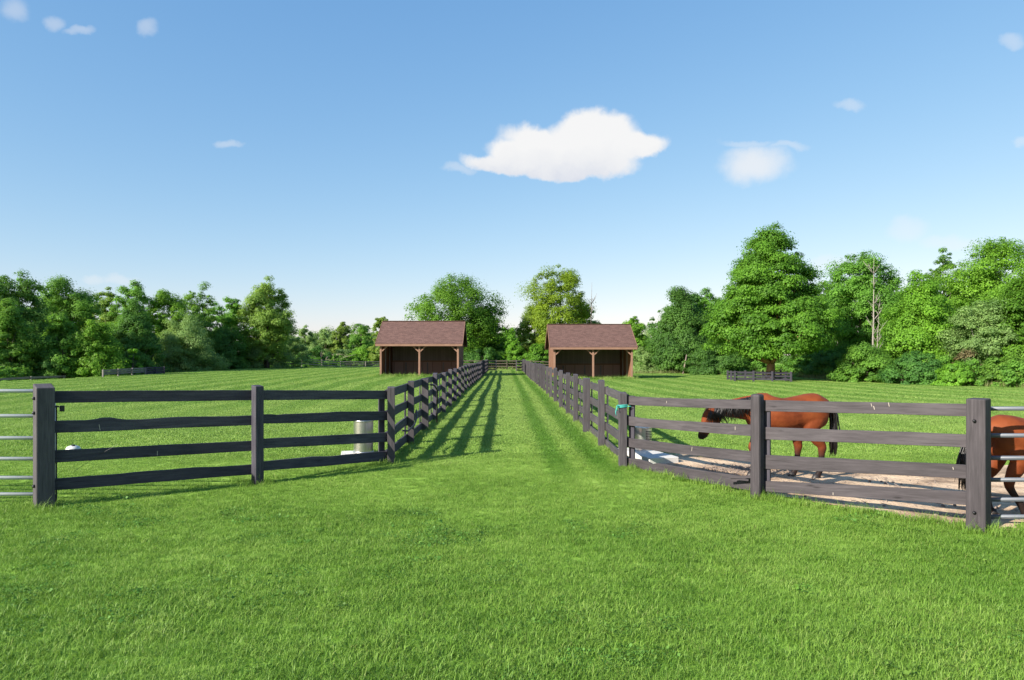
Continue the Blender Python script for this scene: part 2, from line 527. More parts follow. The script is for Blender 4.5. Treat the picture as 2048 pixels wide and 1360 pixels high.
def blades(n, size, h, w, seed, lean=.45):
    r = np.random.default_rng(seed)
    p = r.uniform(-size / 2 * 1.12, size / 2 * 1.12, (n, 2))
    hh = h * np.exp(r.normal(0, .28, n)); ww = w * r.uniform(.7, 1.25, n)
    # clumpiness
    cl = .92 + .18 * np.sin(p[:, 0] * 14 / size + seed) * np.sin(p[:, 1] * 11 / size + 2 * seed)
    hh = hh * cl
    ya = r.uniform(0, 2 * np.pi, n); la = ya + r.normal(np.pi / 2, .5, n)
    ln = hh * np.abs(r.normal(lean, .28, n))
    sx, sy = np.cos(ya) * ww / 2, np.sin(ya) * ww / 2
    lx, ly = np.cos(la) * ln, np.sin(la) * ln
    z0 = np.full(n, -.005)
    V = np.empty((n, 5, 3))
    V[:, 0] = np.stack([p[:, 0] - sx, p[:, 1] - sy, z0], -1)
    V[:, 1] = np.stack([p[:, 0] + sx, p[:, 1] + sy, z0], -1)
    V[:, 2] = np.stack([p[:, 0] + sx * .8 + lx * .35, p[:, 1] + sy * .8 + ly * .35, hh * .58], -1)
    V[:, 3] = np.stack([p[:, 0] - sx * .8 + lx * .35, p[:, 1] - sy * .8 + ly * .35, hh * .58], -1)
    V[:, 4] = np.stack([p[:, 0] + lx, p[:, 1] + ly, hh * np.sqrt(np.clip(1 - (ln / hh * .6) ** 2, .25, 1))], -1)
    tint = np.repeat(r.uniform(0, 1, n), 5)
    b = np.arange(n) * 5
    loops = np.stack([b, b + 1, b + 2, b + 3, b + 3, b + 2, b + 4], -1).ravel()
    starts = np.stack([np.arange(n) * 7, np.arange(n) * 7 + 4], -1).ravel()
    me = bpy.data.meshes.new('grass_patch')
    me.vertices.add(n * 5); me.vertices.foreach_set('co', V.astype(np.float32).ravel())
    me.loops.add(n * 7); me.loops.foreach_set('vertex_index', loops.astype(np.int32))
    me.polygons.add(n * 2); me.polygons.foreach_set('loop_start', starts.astype(np.int32))
    me.update(calc_edges=True)
    a = me.attributes.new('tint', 'FLOAT', 'POINT'); a.data.foreach_set('value', tint.astype(np.float32))
    me.materials.append(M['grass'])
    return me


M['clover'] = leafmat('clover_leaf', (.060, .150, .022), (.13, .27, .045), .3)
M['weed'] = leafmat('broad_weed_leaf', (.075, .17, .020), (.15, .28, .040), .3)


def clover(n, rad, size, h, seed, mat):
    r = np.random.default_rng(seed); a = r.uniform(0, 6.28, n); q = rad * np.sqrt(r.uniform(0, 1, n))
    P = np.stack([q * np.cos(a), q * np.sin(a), h * r.uniform(.5, 1.1, n)], -1)
    Nn = np.array([0, 0, 1.0]) + r.normal(0, .45, (n, 3)); Nn /= np.linalg.norm(Nn, axis=1, keepdims=True)
    u = np.cross(Nn, r.normal(size=(n, 3))); u /= np.linalg.norm(u, axis=1, keepdims=True); v = np.cross(Nn, u); S = (size * np.exp(r.normal(0, .3, n)))[:, None]
    V = np.stack([P - u * S * .5, P + v * S * .42 + Nn * S * .1, P + u * S * .5, P - v * S * .42 + Nn * S * .1], 1)
    me = bpy.data.meshes.new('clover_patch'); me.vertices.add(n * 4); me.vertices.foreach_set('co', V.astype(np.float32).ravel())
    me.loops.add(n * 4); me.loops.foreach_set('vertex_index', np.arange(n * 4, dtype=np.int32)); me.polygons.add(n); me.polygons.foreach_set('loop_start', np.arange(0, n * 4, 4, dtype=np.int32))
    me.update(calc_edges=True)
    at_ = me.attributes.new('tint', 'FLOAT', 'POINT'); at_.data.foreach_set('value', np.repeat(r.uniform(0, 1, n), 4).astype(np.float32))
    me.materials.append(mat); return me


gcol = bpy.data.collections.new('grass_patches')
LOD = []
for i in range(4): LOD.append(blades(1150, .42, .034, .0036, 10 + i, .85))           # 0-3 near
for i in range(3): LOD.append(blades(2500, 1.05, .031, .009, 30 + i, .95))           # 4-6 middle
for i in range(3): LOD.append(blades(5200, 2.5, .030, .022, 50 + i, 1.15))           # 7-9 far
for i in range(3): LOD.append(blades(26, .16, .15, .006, 70 + i, .5))           # 10-12 tall tufts
for i in range(2): LOD.append(clover(90, .17, .016, .042, 80 + i, M['clover']))   # 13-14
for i in range(2): LOD.append(clover(40, .11, .026, .05, 84 + i, M['weed']))      # 15-16
for i, me in enumerate(LOD):
    o = bpy.data.objects.new('grass_patch_%02d' % i, me); gcol.objects.link(o)


def jgrid(x0, x1, y0, y1, s, seed):
    r = np.random.default_rng(seed)
    xs, ys = np.meshgrid(np.arange(x0, x1, s), np.arange(y0, y1, s))
    P = np.stack([xs.ravel(), ys.ravel()], -1)
    return P + r.uniform(-.14 * s, .14 * s, P.shape)


def clip_grass(P, m=.0):
    k = (np.abs(P[:, 0]) < .86 * P[:, 1] + 2.2) & ~inside(P, SANDP)
    for a, b, c, d in SHEDS:
        k &= ~((P[:, 0] > a + .1) & (P[:, 0] < b - .1) & (P[:, 1] > c - .2 - m) & (P[:, 1] < d))
    return P[k]


A = clip_grass(jgrid(-14, 14, 3.3, 13.5, .33, 1))
B = clip_grass(jgrid(-34, 34, 13.4, 30, .92, 2))
C = clip_grass(jgrid(-60, 45, 29.5, 132, 2.2, 3), .6)
r = np.random.default_rng(4)
T = []
LANE_L, LANE_R = -2.0, 2.0


def along(p, q, n, sp):
    t = r.uniform(0, 1, n)[:, None]
    return np.array(p) + (np.array(q) - np.array(p)) * t + r.normal(0, sp, (n, 2))


T.append(along((-5.7, 8.7), (-2, 12.2), 30, .05)); T.append(along((2.0, 11.8), (3.3, 9.25), 60, .06)); T.append(along((3.3, 9.2), (5.15, 7.5), 170, .06))
T.append(along((5.1, 7.45), (8, 7.3), 160, .1))
T.append(along((LANE_L, 12), (LANE_L, 40), 160, .06)); T.append(along((LANE_R, 12), (LANE_R, 40), 200, .06))
for a, b, c, d in SHEDS:
    T.append(along((a, c - .5), (b, c - .5), 260, .22))
for px_, py_ in ((-5.73, 8.62), (-3.63, 10.2), (3.33, 9.15), (5.1, 7.45)):
    T.append(np.array([px_, py_]) + r.normal(0, .13, (16, 2)))
T = np.concatenate(T)
cc_ = np.stack([r.uniform(-6, 6, 26), r.uniform(4.0, 9.0, 26)], -1)
W1 = np.concatenate([c + r.normal(0, .28, (7, 2)) for c in cc_])
W1 = W1[~inside(W1, SANDP)]
W2 = np.concatenate([along((4.1, 8.7), (5.0, 7.6), 16, .07), along((5.0, 7.55), (8, 7.2), 46, .1), along((2.5, 10.7), (4.0, 8.6), 10, .08), np.stack([r.uniform(-5, 5, 22), r.uniform(3.9, 8.5, 22)], -1)])
P = np.concatenate([A, B, C, T, W1, W2])
pick = np.concatenate([r.integers(0, 4, len(A)), r.integers(4, 7, len(B)), r.integers(7, 10, len(C)), r.integers(10, 13, len(T)), r.integers(13, 15, len(W1)), r.integers(15, 17, len(W2))])
scl = np.concatenate([r.uniform(.85, 1.15, len(A)), r.uniform(.9, 1.12, len(B)), r.uniform(.9, 1.15, len(C)), r.uniform(.35, .8, len(T)), r.uniform(.7, 1.1, len(W1)), r.uniform(.5, 1.0, len(W2))])
far = T[:, 1] > 50
i0 = len(A) + len(B) + len(C)
scl[i0:i0 + len(T)][far] *= 2.6
nA = len(A)      # uneven growth of the near turf: longer lush patches, short thin ones
scl[:nA] *= 1.0 + .16 * np.sin(A[:, 0] * 2.1 + 1.7 * np.sin(A[:, 1] * 1.3)) * np.sin(A[:, 1] * 2.6 + 1.2 * np.sin(A[:, 0] * 1.7)) + r.normal(0, .06, nA)
scl[:nA] *= 1.0 - .25 * np.clip((A[:, 1] - 7) / 3, 0, 1)
scl[:nA] *= 1.0 + .18 * np.clip((6.5 - A[:, 1]) / 2.5, 0, 1)
rot = np.zeros((len(P), 3)); rot[:, 2] = r.uniform(0, 2 * np.pi, len(P))
me = bpy.data.meshes.new('lawn_grass')
me.vertices.add(len(P))
me.vertices.foreach_set('co', np.column_stack([P, g(P[:, 0], P[:, 1])]).astype(np.float32).ravel())
for nm, ty, dat, key in (('rot', 'FLOAT_VECTOR', rot, 'vector'), ('scl', 'FLOAT', scl, 'value'), ('pick', 'INT', pick, 'value')):
    a = me.attributes.new(nm, ty, 'POINT'); a.data.foreach_set(key, np.asarray(dat, dtype=np.int32 if ty == 'INT' else np.float32).ravel())
lawn = link_mesh('lawn_grass', me, M['grass'])
tag(lawn, 'short mown bright green lawn grass covering lane and paddocks', 'grass', kind='stuff')
ng = bpy.data.node_groups.new('grass_scatter', 'GeometryNodeTree')
ng.interface.new_socket('Geometry', in_out='INPUT', socket_type='NodeSocketGeometry')
ng.interface.new_socket('Geometry', in_out='OUTPUT', socket_type='NodeSocketGeometry')
gi = ng.nodes.new('NodeGroupInput'); go = ng.nodes.new('NodeGroupOutput')
iop = ng.nodes.new('GeometryNodeInstanceOnPoints'); ci = ng.nodes.new('GeometryNodeCollectionInfo')
ci.inputs['Collection'].default_value = gcol; ci.inputs['Separate Children'].default_value = True; ci.inputs['Reset Children'].default_value = True
for nm, dt, tgt in (('rot', 'FLOAT_VECTOR', 'Rotation'), ('scl', 'FLOAT', 'Scale'), ('pick', 'INT', 'Instance Index')):
    na = ng.nodes.new('GeometryNodeInputNamedAttribute'); na.data_type = dt; na.inputs['Name'].default_value = nm
    ng.links.new([s for s in na.outputs if s.enabled and s.name == 'Attribute'][0], iop.inputs[tgt])
iop.inputs['Pick Instance'].default_value = True
ng.links.new(gi.outputs[0], iop.inputs['Points']); ng.links.new(ci.outputs[0], iop.inputs['Instance']); ng.links.new(iop.outputs[0], go.inputs[0])
lawn.modifiers.new('scatter', 'NODES').node_group = ng

# ------------------------------------------------------------------ fences
frng = np.random.default_rng(21)


def rail_mb(p0, p1, zt0, zb0, zt1, zb1, nrm, off, th=.036, wav=.004, seg=8, notch=None, sag=.0):
    """a plank from p0 to p1, set off along nrm; ragged top and bottom edges"""
    mb = MB(); p0 = np.array(p0); p1 = np.array(p1); n = np.array(nrm); rr = []
    ph = frng.uniform(0, 6.3, 6)
    for k in range(seg + 1):
        t = k / seg; p = p0 + (p1 - p0) * t
        zt = zt0 + (zt1 - zt0) * t; zb = zb0 + (zb1 - zb0) * t
        e = math.sin(math.pi * t) ** .6 if 0 < t < 1 else 0
        zt += e * wav * (math.sin(4 * t + ph[0]) + .6 * math.sin(11 * t + ph[1]) + .35 * math.sin(27 * t + ph[2])) - sag * e
        zb += e * wav * .5 * (math.sin(5 * t + ph[3]) + .6 * math.sin(13 * t + ph[4])) - sag * e
        if notch:
            for c, wd, hh in notch: zt += hh * math.exp(-((t - c) / wd) ** 2)
        a = p + n * (off - th / 2); b = p + n * (off + th / 2)
        rr.append([(a[0], a[1], zb), (b[0], b[1], zb), (b[0], b[1], zt), (a[0], a[1], zt)])
    mb.rings(rr)
    return mb


def post_mb(x, y, zb, zt, w, d, ang, slope=.02, taper=.0):
    mb = MB(); ca, sa = math.cos(ang), math.sin(ang); pts = []
    for z, k in ((zb, 1.0), (zt, 1 - taper)):
        for i, (a, b) in enumerate(((-w / 2, -d / 2), (w / 2, -d / 2), (w / 2, d / 2), (-w / 2, d / 2))):
            zz = z + (slope * (1 if i in (2, 3) else -1) if z == zt else 0)
            pts.append((x + (a * ca - b * sa) * k, y + (a * sa + b * ca) * k, zz))
    mb.hexa(pts)
    return mb


def bolt(x, y, z, n, root, r=.02, name='bolt'):
    mb = MB(); n = Vector(n)
    p = Vector((x, y, z)); mb.tube([p - n * .01, p + n * .018, p + n * .03], [r, r, r * .55], 8)
    return mb.build(name, M['iron'], root, smooth=True)


def zl(pys, Y): return [wz(p, Y) for p in pys]


# front left fence: gate post, middle post, corner post
gp = (-5.73, 8.70); mp = (-3.63, 10.27); cp = (-2.0, 12.3)
fl = empty('board_fence', (gp[0], gp[1], 0), 'near black four-board fence left of the lane, from the thick gate post to the corner', 'fence')
d = np.array(cp) - np.array(gp); d /= np.linalg.norm(d); ang = math.atan2(d[1], d[0]); nb_ = np.array([-d[1], d[0]])   # nb_: paddock side
fl_gate = post_mb(gp[0], gp[1], -.1, wz(771, 8.7), .20, .20, ang, .025).build('gate_post', M['fence'], fl, bevel=.012)
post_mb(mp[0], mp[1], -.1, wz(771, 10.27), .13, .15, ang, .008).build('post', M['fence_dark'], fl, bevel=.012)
post_mb(cp[0], cp[1], -.1, wz(774, 12.3), .13, .13, .15, .01).build('post', M['fence'], fl, bevel=.008)
RL = [[(781.5, 805.8), (842, 866), (901, 925.6), (957.6, 980.8)], [(780, 800), (830, 849.6), (880.5, 900.4), (927.5, 947.5)],
      [(780, 800), (828.5, 847), (877.7, 897), (922.8, 942)], [(780.7, 798), (821.7, 840), (864, 883), (901.5, 920)]]
nots = {(0, 1): [(.27, .05, .035), (.62, .1, .012)], (0, 3): [(.7, .1, .012)], (1, 1): [(.15, .03, -.014)], (1, 3): [(.55, .1, -.01)]}
for s_, (a, b) in enumerate(((gp, mp), (mp, cp))):
    for k in range(4):
        (t0, b0), (t1, b1) = RL[2 * s_][k], RL[2 * s_ + 1][k]
        ya, yb = a[1] + .1, b[1] + .1
        rail_mb(a, b, wz(t0, ya), wz(b0, ya), wz(t1, yb), wz(b1, yb), nb_, .085 if s_ == 0 or k % 2 else .0855, wav=.007 if k % 2 else .002, seg=28,
                notch=nots.get((s_, k))).build('rail', M['fence_dark'], fl, bevel=.004)
for (x, y), k in ((mp, .122), (cp, .122), (gp, .155)):
    q = np.array((x, y)) + nb_ * k + d * (-.12 if (x, y) == cp else .03 if (x, y) == mp else .11)
    post_mb(q[0], q[1], .02, 1.25, .12, .024, ang, 0).build('batten', M['fence_dark'], fl)
nl = (-d[0], -d[1], 0)
for z in (1.36, 1.18, .28):
    bolt(gp[0] - d[0] * .1 + (-nb_[0]) * .03, gp[1] - d[1] * .1 - nb_[1] * .03, z, nl, fl_gate)
mb = MB(); q = np.array(gp) + d * .14 - nb_ * .0
mb.box((q[0] + .05, q[1] + .02, 1.22), (.05, .05, .075), ang); mb.box((q[0] + .0, q[1] - .02, 1.245), (.07, .02, .02), ang)
mb.build('insulator', M['iron'], fl, bevel=.008)

# front right fence
gr = (5.10, 7.54); mr = (3.33, 9.24); cr = (2.0, 11.9)
fr = empty('board_fence', (cr[0], cr[1], 0), 'near weathered grey-brown four-board fence in front of the bay horse, right of the lane', 'fence')
d2 = np.array(gr) - np.array(cr); d2 /= np.linalg.norm(d2); ang2 = math.atan2(d2[1], d2[0]); nb2 = np.array([-d2[1], d2[0]])
if nb2[0] < 0: nb2 = -nb2
post_mb(cr[0], cr[1], -.1, wz(785, 11.9), .13, .13, 0.0, .01).build('post', M['fence'], fr, bevel=.008)
post_mb(mr[0], mr[1], -.1, wz(788, 9.24), .14, .15, ang2 + .12, .0, .03).build('post', M['fence_grey'], fr, bevel=.03)
fr_gate = post_mb(gr[0], gr[1], -.1, wz(797, 7.54), .19, .19, ang2 + .06, .003, .04).build('gate_post', M['fence_grey'], fr, bevel=.012)
RR = [[(791.6, 809), (833, 850), (875, 892.7), (914.6, 933.8)], [(799.8, 818), (850, 872.8), (903.7, 925.6), (958, 985)],
      [(800, 822), (853.5, 878), (908.7, 936.9), (961, 982)], [(808, 833), (869.9, 895.8), (931.4, 957.9), (984, 1011.5)]]
nor = {(1, 0): [(.5, .1, .0)], (0, 3): [(.25, .02, -.03), (.12, .05, .012)], (0, 1): [(.06, .04, .012)]}
for s_, (a, b) in enumerate(((cr, mr), (mr, gr))):
    for k in range(4):
        (t0, b0), (t1, b1) = RR[2 * s_][k], RR[2 * s_ + 1][k]
        ya, yb = a[1] + .06, b[1] + .06
        e = b
        if (s_, k) == (0, 3):                       # the broken bottom rail stops short of the post
            e = tuple(np.array(a) + (np.array(b) - np.array(a)) * .955)
        rail_mb(a, e, wz(t0, ya), wz(b0, ya), wz(t1, yb), wz(b1, yb), nb2, .09 if s_ == 0 else .0905, wav=.003, seg=24, notch=nor.get((s_, k)),
                sag=.012 if s_ == 0 else 0).build('rail', M['fence_grey'] if (s_, k) != (0, 3) else M['fence_grey'], fr, bevel=.004)
for (x, y), k, o_ in ((cr, .122, .1), (mr, .125, .05), (gr, .125, -.02)):
    q = np.array((x, y)) + nb2 * k + d2 * o_
    post_mb(q[0], q[1], .02, 1.2 if (x, y) != gr else 1.15, .12, .024, ang2, 0).build('batten', M['fence_dark'], fr)
mb = MB(); q = np.array(mr) + nb2 * .04 - d2 * .12
mb.bar((q[0] - .22, q[1] + .2, .225), (q[0] + .02, q[1] - .02, .27), .02, .035); mb.bar((q[0] - .25, q[1] + .26, .20), (q[0] - .02, q[1] + .03, .215), .03, .02)
mb.build('splinter', M['fence_grey'], fr)
def scratch(a, b, nrm, off, px, y0, y1, lean, root):
    a = Vector((a[0], a[1], 0)); dd = Vector((b[0], b[1], 0)) - a; k = (px - VX) / F
    q = (k * a.y - a.x) / (dd.x - k * dd.y); p = a + dd * q + Vector((nrm[0], nrm[1], 0)) * off
    dn = dd.normalized(); p0 = Vector((p.x, p.y, wz(y0, p.y))); p1 = Vector((p.x, p.y, wz(y1, p.y))) + dn * lean
    mb = MB(); mb.bar(p0, p1, .007, .004, (nrm[0], nrm[1], 0)); mb.build('scratch', M['pale_wood'], root)


M['pale_wood'] = wood('bare_scraped_wood', (.25, .21, .18), (.38, .33, .28), (.5, .44, .38), chips=False)
for px, y0, y1, ln in ((1736, 807, 813, .01), (1741, 812, 819, .012), (1771, 805, 813, .008), (1660, 985, 990, .0), (1900, 934, 939, .006)):
    scratch(mr, gr, nb2, .071, px, y0, y1, ln, fr)
for px, y0, y1, ln in ((1327, 802, 806, 0), (1464, 853, 860, .0), (1378, 894, 902, -.01)):
    scratch(cr, mr, nb2, .071, px, y0, y1, ln, fr)
for px, y0, y1, ln in ((201, 849, 861, .012), (318, 902, 911, .0)):
    scratch(gp, mp, nb_, .066, px, y0, y1, ln, fl)
for z in (1.19, .21):
    bolt(gr[0] - nb2[0] * .096, gr[1] - nb2[1] * .096, z, (-nb2[0], -nb2[1], 0), fr_gate, .017)


# lane fences
def lane_fence(X, side, label, lit):
    y0, y1, n = (12.3, 78.0, 25) if side < 0 else (11.9, 77.9, 25)
    root = empty('board_fence', (X, y0, gz(X, y0)), label, 'fence', 'board fences lining the lane')
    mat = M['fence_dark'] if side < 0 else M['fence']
    ys = np.linspace(y0, y1, n + 1)
    for i, y in enumerate(ys):
        z0 = gz(X, y); hgt = 1.33 + frng.normal(0, .02)
        if i > 0:
            w = .125 if i != 2 else .17
            post_mb(X + frng.normal(0, .012), y, z0 - .1, z0 + hgt, w, .125, frng.normal(0, .04), .015).build('post', M['fence'] if i % 3 else mat, root)
            post_mb(X + side * .135, y + .03, z0 + .02, z0 + 1.24, .024, .12, 0, 0).build('batten', M['fence_dark'], root)
    dz = 0 if side < 0 else -.05
    for i in range(n):
        ya, yb = ys[i], ys[i + 1]; za, zb = gz(X, ya), gz(X, yb)
        for k, (hb, ht) in enumerate(((1.12, 1.275), (.75, .91), (.375, .54), (.045, .205))):
            j0, j1 = frng.normal(0, .012, 2)
            if (side < 0 and i == 0 and k == 2): j0 -= .0; j1 += .06
            rail_mb((X, ya), (X, yb), za + ht + dz + j0, za + hb + dz + j0, zb + ht + dz + j1, zb + hb + dz + j1, (side, 0), .095 + .001 * (i % 2), wav=.004, seg=5 if i > 5 else 10).build('rail', mat, root)
    return root


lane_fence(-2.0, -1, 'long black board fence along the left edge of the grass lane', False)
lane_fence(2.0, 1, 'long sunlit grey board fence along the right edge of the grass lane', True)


def small_fence(name, pts, heights, label, cat, mat, rails, pw=.11, sink=0., spacing=2.6, group=None, railw=.12):
    root = empty(name, (pts[0][0], pts[0][1], gz(*pts[0])), label, cat, group)
    P = []
    for a, b in zip(pts[:-1], pts[1:]):
        L = math.dist(a, b); n = max(1, round(L / spacing))
        P += [(a[0] + (b[0] - a[0]) * k / n, a[1] + (b[1] - a[1]) * k / n) for k in range(n)]
    P.append(pts[-1])
    for p in P:
        z = gz(*p); post_mb(p[0], p[1], z - .1, z + heights + frng.normal(0, .015), pw, pw, frng.uniform(-.1, .1), .01).build('post', mat, root)
    for a, b in zip(P[:-1], P[1:]):
        v = np.array(b) - np.array(a); v /= np.linalg.norm(v); nn = np.array([-v[1], v[0]])
        for h in rails:
            za, zb = gz(*a) + h, gz(*b) + h
            j = frng.normal(0, .01)
            rail_mb(a, b, za + railw / 2 + j, za - railw / 2 + j, zb + railw / 2, zb - railw / 2, nn, pw / 2 + .015, .03, .003, 3).build('rail', mat, root)
    return root


small_fence('board_fence', [(-38.5, 44), (-38.5, 74), (-38, 90), (-34, 106), (-27.5, 117), (-20, 121.5), (-3, 122)], 1.35,
            'distant dark rail fence curving round the far edge of the left field below the trees', 'fence', M['fence_far'], (1.24, .88, .5), spacing=4.2, railw=.17)
small_fence('board_fence', [(-9, 90), (9.5, 90)], 1.25, 'brown rail fence closing the far end of the lane between the sheds', 'fence', M['fence_brown'], (1.1, .75, .4), spacing=3)
small_fence('board_fence', [(9.5, 86), (20, 86)], 1.2, 'dim dark rail fence at the wood edge right of the right shed', 'fence', M['fence_dark'], (1.0, .6), spacing=3)
small_fence('open_gate', [(-1.9, 78.2), (-1.02, 79.6)], 1.25, 'short dark board gate swung open at the left far end of the lane', 'gate', M['fence_dark'], (1.1, .78, .46, .14), spacing=2, group='wing gates at the end of the lane')
small_fence('open_gate', [(1.9, 78.2), (1.25, 77.0)], 1.25, 'short weathered board gate at the right far end of the lane', 'gate', M['fence'], (1.1, .78, .46, .14), spacing=2, group='wing gates at the end of the lane')
# tree guard round the maple: a square of rails
small_fence('tree_guard', [(17.6, 53.6), (21.9, 53.6), (22.3, 56.6), (18.0, 56.6), (17.6, 53.6)], .80,
            'low dark three-rail fence boxed round the trunk of the big maple', 'fence', M['fence_dark'], (.66, .42, .18), spacing=1.45, railw=.11, pw=.12)
# panels at the left field edge
small_fence('fence_panel', [(-34.0, 59.2), (-33.9, 66)], .66, 'grey slatted fence panel standing at the left field edge below bright trees', 'fence', M['fence_far'], (.58, .42, .26), spacing=2.3, railw=.12)
small_fence('field_gate', [(-34.0, 66.4), (-33.6, 69)], .70, 'dark boarded field gate beside the grey slatted panel at the left field edge', 'gate', M['fence_dark'], (.62, .44, .26, .1), spacing=1.3, railw=.13)

# ------------------------------------------------------------------ tube gates


def tube_gate(x0, x1, y, zs, label, mat, curve):
    root = empty('tube_gate', (x0, y, 0), label, 'gate', None)
    for k, z in enumerate(zs):
        mb = MB()
        mb.tube([(x0, y, z), (x1, y, z + .004)], .024, 14, True); mb.build('tube', mat, root, smooth=True)
    for x in (x0, (x0 + x1) / 2, x1):
        mb = MB(); mb.tube([(x, y + (.03 if x == (x0 + x1) / 2 else 0), zs[-1]), (x, y + (.03 if x == (x0 + x1) / 2 else 0), zs[0])], .024 if x != (x0 + x1) / 2 else .014, 12)
        mb.build('stile', mat, root, smooth=True)
    return root


zsL = [wz(p, 8.78) for p in (782, 832, 876, 917.5, 955.5, 988.5)]
tube_gate(-5.74, -8.9, 8.90, [EYE - (p - VY) * 8.9 / F for p in (782, 832, 876, 917.5, 955.5, 988.5)], 'pale galvanised tube gate at the left edge beside the thick black gate post', M['galv'], 0)
tube_gate(5.16, 8.3, 7.70, [EYE - (p - VY) * 7.7 / F for p in (817.2, 871, 916, 959.5, 999, 1033.3)], 'blue-grey steel tube gate in front of the hindquarters of the horse at the right edge', M['galv_blue'], 1)

# ------------------------------------------------------------------ waterers and small things


def waterer(x, y, r, ztop, label, louvre, zb=.1):
    root = empty('horse_waterer', (x, y, zb), label, 'waterer', None)
    mb = MB(); mb.lathe((x, y, 0), [(r * .3, zb), (r, zb), (r, zb + .02), (r, ztop - .02), (r * 1.0, ztop - .012)], 40); drum = mb.build('drum', M['steel'], root, smooth=True)
    mb = MB(); mb.lathe((x, y, 0), [(r * 1.03, ztop - .03), (r * 1.045, ztop - .015), (r * 1.03, ztop), (r * .9, ztop), (r * .88, ztop - .02), (r * .85, ztop - .09), (r * .1, ztop - .10)], 40)
    mb.build('bowl_rim', M['steel'], root, smooth=True)
    mb = MB(); mb.lathe((x, y, 0), [(r * 1.0, zb - .002), (r * 1.05, zb - .002), (r * 1.05, zb + .025), (r * 1.0, zb + .028)], 40); mb.build('base_ring', M['steel'], root, smooth=True)
    if louvre:
        mb = MB(); s = r * .75
        a0 = R(-62)
        for k in range(9):
            z = .24 + k * .03
            p = Vector((x + (r + .003) * math.cos(a0), y + (r + .003) * math.sin(a0), z))
            mb.box(tuple(p), (.015, .13, .012), a0)
        mb.build('vent', M['iron'], drum)
    return root


waterer(-2.71, 13.4, .185, .65, 'shiny steel drum waterer behind the near left fence', False, .03)
waterer(2.58, 13.05, .155, .56, 'steel drum waterer with a vented side on the white slab behind the right fence', True)
mb = MB(); mb.box((-2.82, 13.4, -.02), (.62, .5, .1), .2); tag(mb.build('concrete_pad', M['concrete'], origin=(-2.78, 13.45, 0), bevel=.012), 'pale concrete pad under the steel waterer in the left paddock', 'slab')
mb = MB(); mb.box((2.58, 12.75, .045), (.56, 1.35, .15), .26); tag(mb.build('concrete_pad', M['concrete'], origin=(2.6, 12.72, 0), bevel=.012), 'white concrete pad under the vented waterer beside the sand', 'slab')
root = empty('well_cap', (-8.02, 13.0, 0), 'small white domed cap on the grass seen between the left boards', 'well cap')
mb = MB(); mb.lathe((-8.02, 13.0, 0), [(.10, -.02), (.10, .12), (.125, .125), (.125, .15), (.10, .19), (.05, .21), (.01, .213)], 28); mb.build('dome', M['white'], root, smooth=True)
mb = MB(); mb.lathe((-8.0, 12.97, 0), [(.03, .2), (.03, .225), (.02, .232)], 14); mb.build('knob', M['iron'], root, smooth=True)
# twine on the right corner post
mb = MB(); x, y = cr
for z in (1.005, 1.022, 1.04):
    q = .074
    mb.tube([(x - q, y - q, z), (x + q, y - q, z + .012), (x + q, y + q, z), (x - q, y + q, z - .006), (x - q, y - q, z)], .007, 6)
mb.tube([(x - .075, y - .08, 1.02), (x - .12, y - .1, .99), (x - .135, y - .1, .93), (x - .125, y - .1, .87)], .007, 6)
mb.tube([(x - .07, y - .08, 1.02), (x - .11, y - .1, 1.04), (x - .125, y - .1, 1.0), (x - .1, y - .1, .95)], .007, 6)
mb.tube([(x + .075, y - .08, 1.02), (x + .11, y - .09, 1.03), (x + .14, y - .08, 1.01)], .006, 6)
tag(mb.build('twine', M['twine'], origin=(x, y, 1.0), smooth=True), 'turquoise baling twine knotted round the right corner post', 'twine')
# black hose looped on the left lane fence
mb = MB()
pts = [(-1.86, 12.7, .52), (-1.83, 13.2, .46), (-1.80, 13.9, .5), (-1.82, 14.5, .62), (-1.88, 14.85, .72), (-1.9, 14.9, .66)]
mb.tube(pts, .017, 8)
tag(mb.build('hose', M['rubber'], origin=(-1.86, 12.7, .5), smooth=True), 'thin black hose hanging along the first left lane fence bay', 'hose')
mb = MB()
mb.tube([(-1.88, 17.5, 1.15), (-1.80, 17.8, 1.12), (-1.76, 18.2, .98), (-1.78, 18.4, .8), (-1.8, 18.45, .4), (-1.8, 18.5, .1)], .022, 8)
tag(mb.build('strap', M['rubber'], origin=(-1.86, 17.5, 1.1), smooth=True), 'black strap arching down from the left lane fence beyond the hose', 'strap')
# slack wire by the left gate post
mb = MB(); mb.tube([(-5.45, 8.84, .42), (-5.2, 9.0, .62), (-5.0, 9.03, .74)], .002, 5)
tag(mb.build('wire', M['iron'], origin=(-5.45, 8.84, .4)), 'thin slack fence wire rising to the third board near the left gate post', 'wire')

# hay and droppings scattered on the sand: loose bits nobody could count
mb = MB(); rr_ = random.Random(11)
for k in range(420):
    if k % 3: cx_, cy_, sp = 3.75, 11.2, .33
    else: cx_, cy_, sp = 4.9, 10.2, 1.1
    x = rr_.gauss(cx_, sp); y = rr_.gauss(cy_, sp * .9)
    if not inside(np.array([[x, y]]), SANDP)[0]: continue
    a = rr_.uniform(0, 3.14); l = rr_.uniform(.03, .11)
    mb.bar((x, y, .035), (x + l * math.cos(a), y + l * math.sin(a), .04 + rr_.uniform(0, .03)), .008, .006)
tag(mb.build('hay', M['deadwood']), 'scattered dark hay and stalks on the pale sand behind the right fence', 'hay', kind='stuff')
mb = MB()
for k in range(150):
    x = rr_.uniform(3.2, 8); y = rr_.uniform(7.9, 12)
    if not inside(np.array([[x, y]]), SANDP)[0]: continue
    q = rr_.uniform(.008, .028)
    mb.lathe((x, y, .02), [(q * .6, -.01), (q, q * .3), (q * .7, q * .8), (q * .1, q)], 6)
